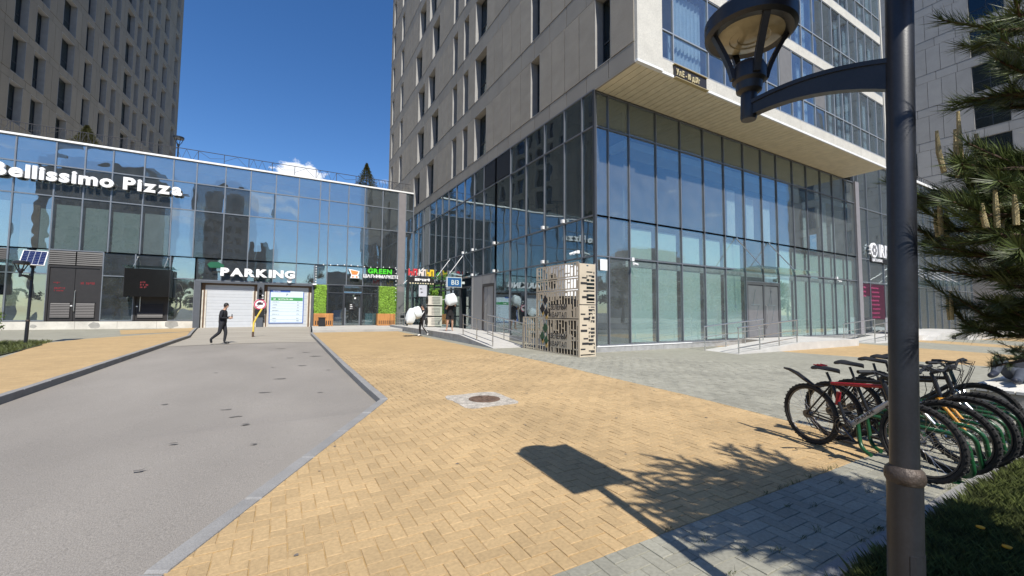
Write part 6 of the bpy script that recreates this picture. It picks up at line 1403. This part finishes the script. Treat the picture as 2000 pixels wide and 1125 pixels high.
TIP = [(2.69, (2.47, 0.408, 2.638), 14), (2.61, (2.24, 0.327, 2.562), 11), (2.47, (2.406, 0.354, 2.421), 11), (2.44, (2.515, 0.417, 2.39), 12), (2.66, (2.65, 0.4, 2.608), 9), (2.45, (2.722, 0.435, 2.399), 9), (2.13, (2.478, 0.53, 2.08), 16), (2.05, (2.484, 0.588, 1.997), 15), (2.07, (2.613, 0.677, 2.025), 12), (1.98, (2.313, 0.479, 1.926), 16), (2.12, (2.398, 0.424, 2.066), 15), (2.01, (2.325, 0.378, 1.962), 15), (1.92, (2.231, 0.426, 1.865), 16), (1.9, (2.414, 0.547, 1.849), 15), (1.89, (2.599, 0.647, 1.839), 13), (1.79, (2.435, 0.513, 1.741), 15), (1.84, (2.247, 0.396, 1.787), 15), (1.76, (2.261, 0.366, 1.711), 15), (1.71, (2.546, 0.503, 1.662), 14), (1.67, (2.562, 0.426, 1.616), 12), (2.16, (2.496, 0.388, 2.114), 12), (2.05, (2.714, 0.471, 2.002), 10), (1.59, (3.219, 0.726, 1.545), 12), (1.54, (3.237, 0.64, 1.491), 13), (1.59, (3.153, 0.545, 1.543), 13), (1.48, (3.323, 0.715, 1.433), 12), (1.45, (3.343, 0.61, 1.396), 12), (1.49, (3.255, 0.542, 1.44), 12), (1.41, (3.516, 0.435, 1.407), 13), (1.51, (3.015, -0.583, 1.513), 13), (1.79, (4.215, -0.246, 1.789), 13), (1.32, (4.005, -1.081, 1.319), 13), (1.53, (4.165, 0.543, 1.525), 13), (1.69, (4.407, 0.046, 1.686), 13), (1.9, (3.251, -1.036, 1.897), 13), (1.28, (3.847, -1.319, 1.278), 13), (0.83, (3.911, -0.673, 0.827), 13), (1.96, (3.64, 0.468, 1.955), 13), (1.09, (2.765, -0.894, 1.091), 13), (1.16, (2.669, 0.279, 1.156), 13), (1.88, (2.498, -0.773, 1.875), 13), (0.91, (2.872, -1.211, 0.912), 13), (1.88, (4.449, -0.492, 1.876), 13), (0.97, (3.179, -1.294, 0.974), 13), (1.07, (2.962, -0.507, 1.07), 13), (1.99, (3.801, -0.69, 1.987), 13), (1.23, (3.654, -0.828, 1.234), 13), (1.5, (3.949, -0.179, 1.499), 13), (1.13, (3.208, -1.325, 1.13), 13), (0.96, (4.332, -0.15, 0.957), 13), (0.9, (3.054, -0.58, 0.903), 13), (1.11, (4.31, -1.101, 1.108), 13), (1.19, (4.2, -0.784, 1.191), 13), (1.51, (2.271, -0.691, 1.506), 13), (1.41, (2.985, -0.353, 1.413), 13), (1.45, (3.035, -0.092, 1.454), 13), (1.52, (3.046, -0.606, 1.522), 13), (1.31, (2.683, -0.972, 1.306), 13), (2.0, (4.364, -0.483, 2.002), 13), (2.14, (2.729, -0.703, 2.14), 13), (1.87, (3.515, 0.482, 1.875), 13), (1.7, (3.185, -0.965, 1.704), 13), (3.17, (3.038, 0.303, 3.167), 13), (1.84, (3.966, -0.862, 1.839), 13), (3.27, (2.975, -0.857, 3.27), 13), (3.11, (2.973, -0.802, 3.113), 13), (2.08, (4.257, 0.427, 2.084), 13), (1.51, (4.156, 0.595, 1.509), 13), (3.47, (4.004, -0.743, 3.474), 13), (3.35, (4.04, -0.462, 3.355), 13), (3.17, (3.423, -1.12, 3.173), 13), (2.08, (2.613, -0.385, 2.078), 13), (3.12, (3.343, 0.085, 3.12), 13), (2.89, (4.423, -0.873, 2.887), 13), (3.3, (4.155, -0.756, 3.299), 13), (2.99, (4.072, -0.256, 2.991), 13), (3.38, (2.687, 0.091, 3.378), 13), (3.06, (2.685, -0.206, 3.065), 13), (3.15, (3.592, -0.629, 3.147), 13), (3.23, (3.132, -0.583, 3.225), 13), (1.61, (4.076, -0.294, 1.61), 13), (1.64, (4.361, 0.471, 1.637), 13), (1.67, (4.044, -0.956, 1.672), 13), (2.13, (3.107, 0.363, 2.129), 13), (2.67, (2.939, -0.874, 2.673), 13), (2.16, (3.675, 0.193, 2.158), 13), (2.93, (2.681, -0.538, 2.932), 13), (1.86, (4.213, 0.056, 1.857), 13), (3.07, (2.82, -0.712, 3.065), 13), (2.75, (3.732, -1.02, 2.746), 13), (2.89, (2.67, 0.062, 2.888), 13), (2.35, (4.273, 0.038, 2.35), 13), (3.37, (3.986, -0.73, 3.373), 13), (3.08, (4.007, -0.654, 3.082), 13), (3.27, (2.918, -1.036, 3.275), 13), (2.97, (2.982, -0.998, 2.967), 13), (2.68, (3.81, -0.068, 2.676), 13), (3.05, (3.743, 0.015, 3.049), 13), (1.7, (4.481, 0.27, 1.699), 13), (3.19, (4.151, 0.268, 3.188), 13), (3.4, (3.896, -0.93, 3.405), 13), (1.57, (3.799, -1.24, 1.573), 13), (2.93, (2.89, -0.334, 2.93), 13), (3.37, (3.447, -0.69, 3.369), 13), (1.86, (3.488, 0.344, 1.86), 13), (3.01, (2.841, -0.762, 3.007), 13), (2.29, (2.878, 0.235, 2.293), 13), (1.67, (2.603, 0.107, 1.667), 13), (2.88, (4.029, 0.482, 2.882), 13), (2.53, (3.008, -1.025, 2.534), 13), (3.29, (3.1, -0.673, 3.295), 13), (3.0, (4.399, 0.255, 2.996), 13), (2.03, (3.726, 0.253, 2.035), 13), (2.13, (2.814, -0.622, 2.13), 13), (3.41, (3.207, -0.833, 3.407), 13), (2.33, (3.114, -1.291, 2.326), 13), (2.03, (2.825, -0.613, 2.034), 13), (2.46, (4.319, -0.192, 2.459), 13), (2.22, (3.838, 0.32, 2.221), 13), (1.79, (3.646, -1.388, 1.787), 13), (2.7, (2.528, -0.199, 2.698), 13), (3.14, (3.909, -0.963, 3.143), 13), (2.97, (2.492, 0.29, 2.967), 13), (1.96, (2.723, -0.171, 1.959), 13), (2.85, (3.205, -1.309, 2.851), 13), (1.98, (3.873, -0.77, 1.984), 13), (3.3, (3.864, -0.733, 3.3), 13), (2.13, (4.054, -0.881, 2.127), 13), (1.67, (3.373, -0.792, 1.672), 13), (2.08, (3.881, -0.929, 2.084), 13), (2.85, (3.066, -0.48, 2.851), 13), (2.59, (2.973, 0.032, 2.589), 13), (2.83, (3.36, 0.187, 2.831), 13), (3.32, (3.833, -0.579, 3.318), 13), (2.09, (3.5, -1.233, 2.091), 13), (3.11, (3.057, -0.786, 3.112), 13), (3.42, (3.474, -1.079, 3.423), 13), (1.73, (2.507, -0.485, 1.727), 13), (1.86, (2.464, -0.671, 1.864), 13), (1.86, (2.609, -1.069, 1.858), 13), (1.75, (2.744, -1.187, 1.746), 13), (2.16, (4.162, 0.445, 2.163), 13), (2.61, (2.568, -0.826, 2.61), 13), (2.12, (2.792, -0.148, 2.125), 13), (2.93, (4.426, 0.082, 2.932), 13), (2.98, (2.686, -0.48, 2.979), 13), (2.51, (4.179, -0.132, 2.509), 13), (2.21, (3.549, -1.005, 2.208), 13), (2.58, (2.496, 0.264, 2.583), 13), (3.19, (3.127, 0.064, 3.194), 13), (1.7, (3.372, 0.213, 1.699), 13), (2.95, (3.566, -0.837, 2.955), 13), (3.0, (3.834, -1.046, 2.997), 13), (2.3, (3.874, 0.174, 2.297), 13), (2.64, (2.756, -0.403, 2.637), 13), (3.06, (3.45, 0.084, 3.063), 13), (3.28, (3.81, -1.181, 3.282), 13), (2.61, (2.683, 0.289, 2.605), 13), (3.45, (2.837, -0.88, 3.454), 13), (3.22, (3.193, 0.381, 3.22), 13), (2.95, (3.111, -0.513, 2.954), 13), (2.82, (3.568, -1.078, 2.824), 13), (2.42, (2.757, -0.388, 2.421), 13), (1.57, (2.494, -0.453, 1.574), 13), (2.39, (2.828, -0.99, 2.388), 13), (3.28, (3.981, -0.419, 3.284), 13), (2.75, (3.585, -0.72, 2.747), 13), (1.97, (3.091, 0.07, 1.967), 13), (3.36, (2.77, -0.444, 3.36), 13), (2.89, (3.861, -0.669, 2.889), 13), (2.7, (4.225, -1.114, 2.702), 13), (2.98, (3.284, -0.948, 2.979), 13), (3.36, (3.81, -1.122, 3.363), 13), (3.01, (2.636, -0.011, 3.014), 13), (1.59, (3.887, 0.004, 1.585), 13), (1.82, (3.748, 0.485, 1.822), 13), (2.57, (3.164, -1.036, 2.575), 13), (2.11, (2.891, -0.948, 2.109), 13), (2.3, (3.481, -0.883, 2.303), 13), (2.94, (4.101, -0.705, 2.939), 13), (2.56, (2.731, 0.343, 2.559), 13), (1.51, (3.567, 0.301, 1.505), 13), (1.79, (3.645, -1.083, 1.787), 13), (1.92, (3.678, 0.241, 1.919), 13), (1.84, (3.044, -0.061, 1.837), 13), (1.84, (4.194, 0.223, 1.836), 13), (1.54, (4.317, -0.01, 1.545), 13), (2.91, (3.035, -0.069, 2.907), 13), (2.29, (3.046, -0.061, 2.293), 13), (1.94, (4.022, -0.407, 1.938), 13), (1.75, (3.149, 0.07, 1.748), 13), (2.05, (3.286, -1.287, 2.05), 13), (3.37, (2.783, -0.175, 3.366), 13)]
cand = [((2.378, 0.518, 2.07), [(0, 0, 0.26), (0.05, 0.02, 0.21), (0.08, -0.02, 0.18), (-0.08, 0.03, 0.17)]), ((2.241, 0.408, 1.816), [(0, 0, 0.14), (0.05, 0, 0.1), (-0.03, 0.02, 0.09)]), ((2.407, 0.587, 1.834), [(-0.02, 0, 0.16), (0.02, 0.02, 0.12), (0.04, 0, 0.12)]), ((2.248, 0.365, 1.819), [(0, 0, 0.11)]), ((2.494, 0.477, 2.057), [(0, 0, 0.16)]), ((3.21, 0.766, 1.475), [(0, 0, 0.16), (0.04, 0.02, 0.14)])]
pine('pine_tree', 'young pine with pale upright candles leaning in from the right edge', PA, 3.7, TIP, .085, .0015, 160, .15, .07, cand)
TB = []
for i in range(26):
    a = rnd.uniform(0, 6.2832); r = rnd.uniform(.5, 1.15); z = rnd.uniform(.95, 2.0); TB.append((z + .15, (7.55 + r * math.cos(a), 1.0 + r * math.sin(a) * .8, z - .1 + .25 * (r < .7)), 9))
pine('pine_tree', 'smaller dark pine behind the bench, its trunk at the right edge', (7.55, 1.0, 0), 2.3, TB, .075, .0016, 60, .13, .06)
def spruce(label, base, h, r, n_, sz=.12):
    t_ = thing('spruce_tree', label, 'tree', base); B0 = Vector(base); part('trunk', MB().tube([B0, B0 + Vector((0, 0, h))], [.06, .01], 6), M_bark, t_)
    cr = MB()
    for _ in range(n_):
        s = rnd.random() ** 1.5; a = rnd.uniform(0, 6.2832); rr = r * (1 - s) * rnd.uniform(.35, 1.05) * (1 + .18 * math.sin(5 * a + 9 * s)); p = B0 + Vector((rr * math.cos(a), rr * math.sin(a), h * (.06 + .94 * s) - .12 * rr)); o = Vector((math.cos(a), math.sin(a), rnd.uniform(-.3, .5)))
        for q in range(3):
            v = (o + Vector((rnd.gauss(0, .5), rnd.gauss(0, .5), rnd.gauss(0, .35)))).normalized() * sz * rnd.uniform(.6, 1.3); t = v.cross(Vector((rnd.random(), rnd.random(), rnd.random()))).normalized() * sz * .13; cr.add([p - t, p + t, p + v], [(0, 1, 2)])
    o = link('crown', cr.mesh('crown', mat('spruce_needle', (.075, .075, .02), .6, orand=.4), off=B0, recalc=False), t_)
spruce('dark spruce on the roof above the green shop', (6.4, 37.9, 11.98), 2.75, 1.15, 3600)
spruce('broad spruce on the roof in front of the tan tower', (-11.9, 38.3, 11.98), 2.1, 1.15, 3200)
def leafy(mb, c, r, n_, sz, flat=1.0):
    for _ in range(n_):
        d = Vector((rnd.gauss(0, 1), rnd.gauss(0, 1), rnd.gauss(0, 1))).normalized() * (rnd.random() ** .45); p = Vector(c) + Vector((d.x * r[0], d.y * r[1], d.z * r[2])); s = sz * rnd.uniform(.6, 1.3)
        nn = Vector((rnd.gauss(0, 1), rnd.gauss(0, 1), rnd.gauss(.6, .8))).normalized(); a = nn.orthogonal().normalized(); a.rotate(Matrix.Rotation(rnd.uniform(0, 6.28), 3, nn)); b = nn.cross(a)
        mb.add([p - a * s, p + b * s * .55, p + a * s, p - b * s * .55], [(0, 1, 2, 3)])
M_leaf = mat('leaf_green', (.085, .13, .025), .55, orand=.4, var=.2)
bs = thing('shrub', 'leafy green shrub in the grass at the left edge', 'shrub', (-9.4, 21.8, gz(22)))
st_ = MB(); cr = MB()
for i in range(11):
    a = rnd.uniform(0, 6.28); e = Vector((-9.4 + rnd.uniform(.3, .95) * math.cos(a), 21.8 + .8 * math.sin(a), gz(22) + rnd.uniform(.6, 1.2))); b0 = Vector((-9.4 + .1 * math.cos(a), 21.8, gz(22))); st_.tube([b0, b0.lerp(e, .5) + Vector((0, 0, .1)), e], [.014, .01, .004], 5)
    for k in range(4): leafy(cr, b0.lerp(e, .35 + .65 * k / 3), (.22, .22, .16), 55, .045)
part('stems', st_, M_bark, bs); link('crown', cr.mesh('crown', M_leaf, off=WL[bs], recalc=False), bs)
# ---------------------------------------------------------------- across the street (seen mirrored in the glass)
var = []
for v_ in range(3):
    cr = MB(); h = 8.5
    for k in range(16):
        a = rnd.uniform(0, 6.28); z = rnd.uniform(2.6, h); r = 2.3 * math.sin(math.pi * min(1, (z - 1.2) / (h - .4))) + .3; leafy(cr, (r * .7 * math.cos(a), r * .7 * math.sin(a), z), (1.25, 1.25, .95), 130, .24)
    var.append((MB().tube([(0, 0, 0), (.1, 0, 3), (0, .1, 7)], [.2, .14, .04], 8).mesh('trunk', M_bark), cr.mesh('crown', mat('tree_leaf', (.055, .085, .02), .6, orand=.4), recalc=False)))
for i in range(27):
    x = -66 + i * 6.8 + rnd.uniform(-2, 2); o = thing('street_tree', 'leafy street tree across the road, seen mirrored in the glass fronts', 'tree', (x, -33 + rnd.uniform(-2, 2), -.2), 'street trees mirrored in the glass', rnd.uniform(0, 6)); v_ = var[i % 3]; s = rnd.uniform(.85, 1.2); o.scale = (s, s, s); link('trunk', v_[0], o); link('crown', v_[1], o)
M_far = mat('far_tower_wall', (.17, .175, .18), .8, var=.15, scale=.2); M_far2 = mat('far_block_wall', (.36, .33, .28), .8)
for (x0, x1, y0, h, m, lab) in ((-56, -30, -80, 40, M_far, 'broad dark tower mirrored behind the white pizza letters'), (-21.5, -8.8, -80, 39, M_far, 'slim dark tower mirrored in the glass left of the cloud'), (-8.3, -3.2, -92, 23, M_far, 'low dark block mirrored beside the slim dark tower'),
                                (108, 134, -80, 23, M_far2, 'pale flat roofed block mirrored in the sunny glass near the corner'), (138, 196, -84, 19, M_far2, 'long pale block mirrored low in the sunny glass'), (12, 30, -110, 15, M_far, 'low dark block mirrored above the green shop door')):
    b = thing('mirrored_building', lab, 'building', ((x0 + x1) / 2, y0, -.25)); part('wall', MB().box(x0, y0 - 14, -.25, x1, y0, h), m, b); part('parapet', MB().box(x0 + 3, y0 - 12, h + .005, x1 - 3, y0 - 1, h + 2.2), m, b)
    nx = int((x1 - x0) / 2.6); nz_ = int((h - 4) / 3.3)
    for i in range(nx):
        for j in range(nz_):
            a = x0 + 1.2 + (x1 - x0 - 2.4) * i / nx; piece('window', 'farwin', lambda: MB().box(-.65, -.05, -.9, .65, .03, .9).mesh('window', mat('far_window', (.02, .025, .035), .15)), b, (a + .7, y0 + .02, 3.2 + j * 3.3)) if nx * nz_ <= 290 or (i + j) % 2 == 0 else None
for (x, lab) in ((14, 'twin-arm street lamp mirrored right of the parking letters'), (26, 'twin-arm street lamp mirrored above the green shop'), (62, 'twin-arm street lamp mirrored at the glass corner')):
    l = thing('street_lamp', lab, 'lamp post', (x, -29, -.2)); part('mast', MB().tube([(x, -29, -.2), (x, -29, 8.4)], [.1, .05], 8), M_rail, l)
    for s in (-1, 1): part('arm', MB().tube([(x, -29, 8.3), (x + s * .9, -29, 9.6), (x + s * 1.7, -29, 10.1)], .04, 6), M_rail, l); part('luminaire', MB().tube([(x + s * 1.6, -29, 10.05), (x + s * 2.3, -29, 10.3)], [.12, .08], 8), M_rail, l)
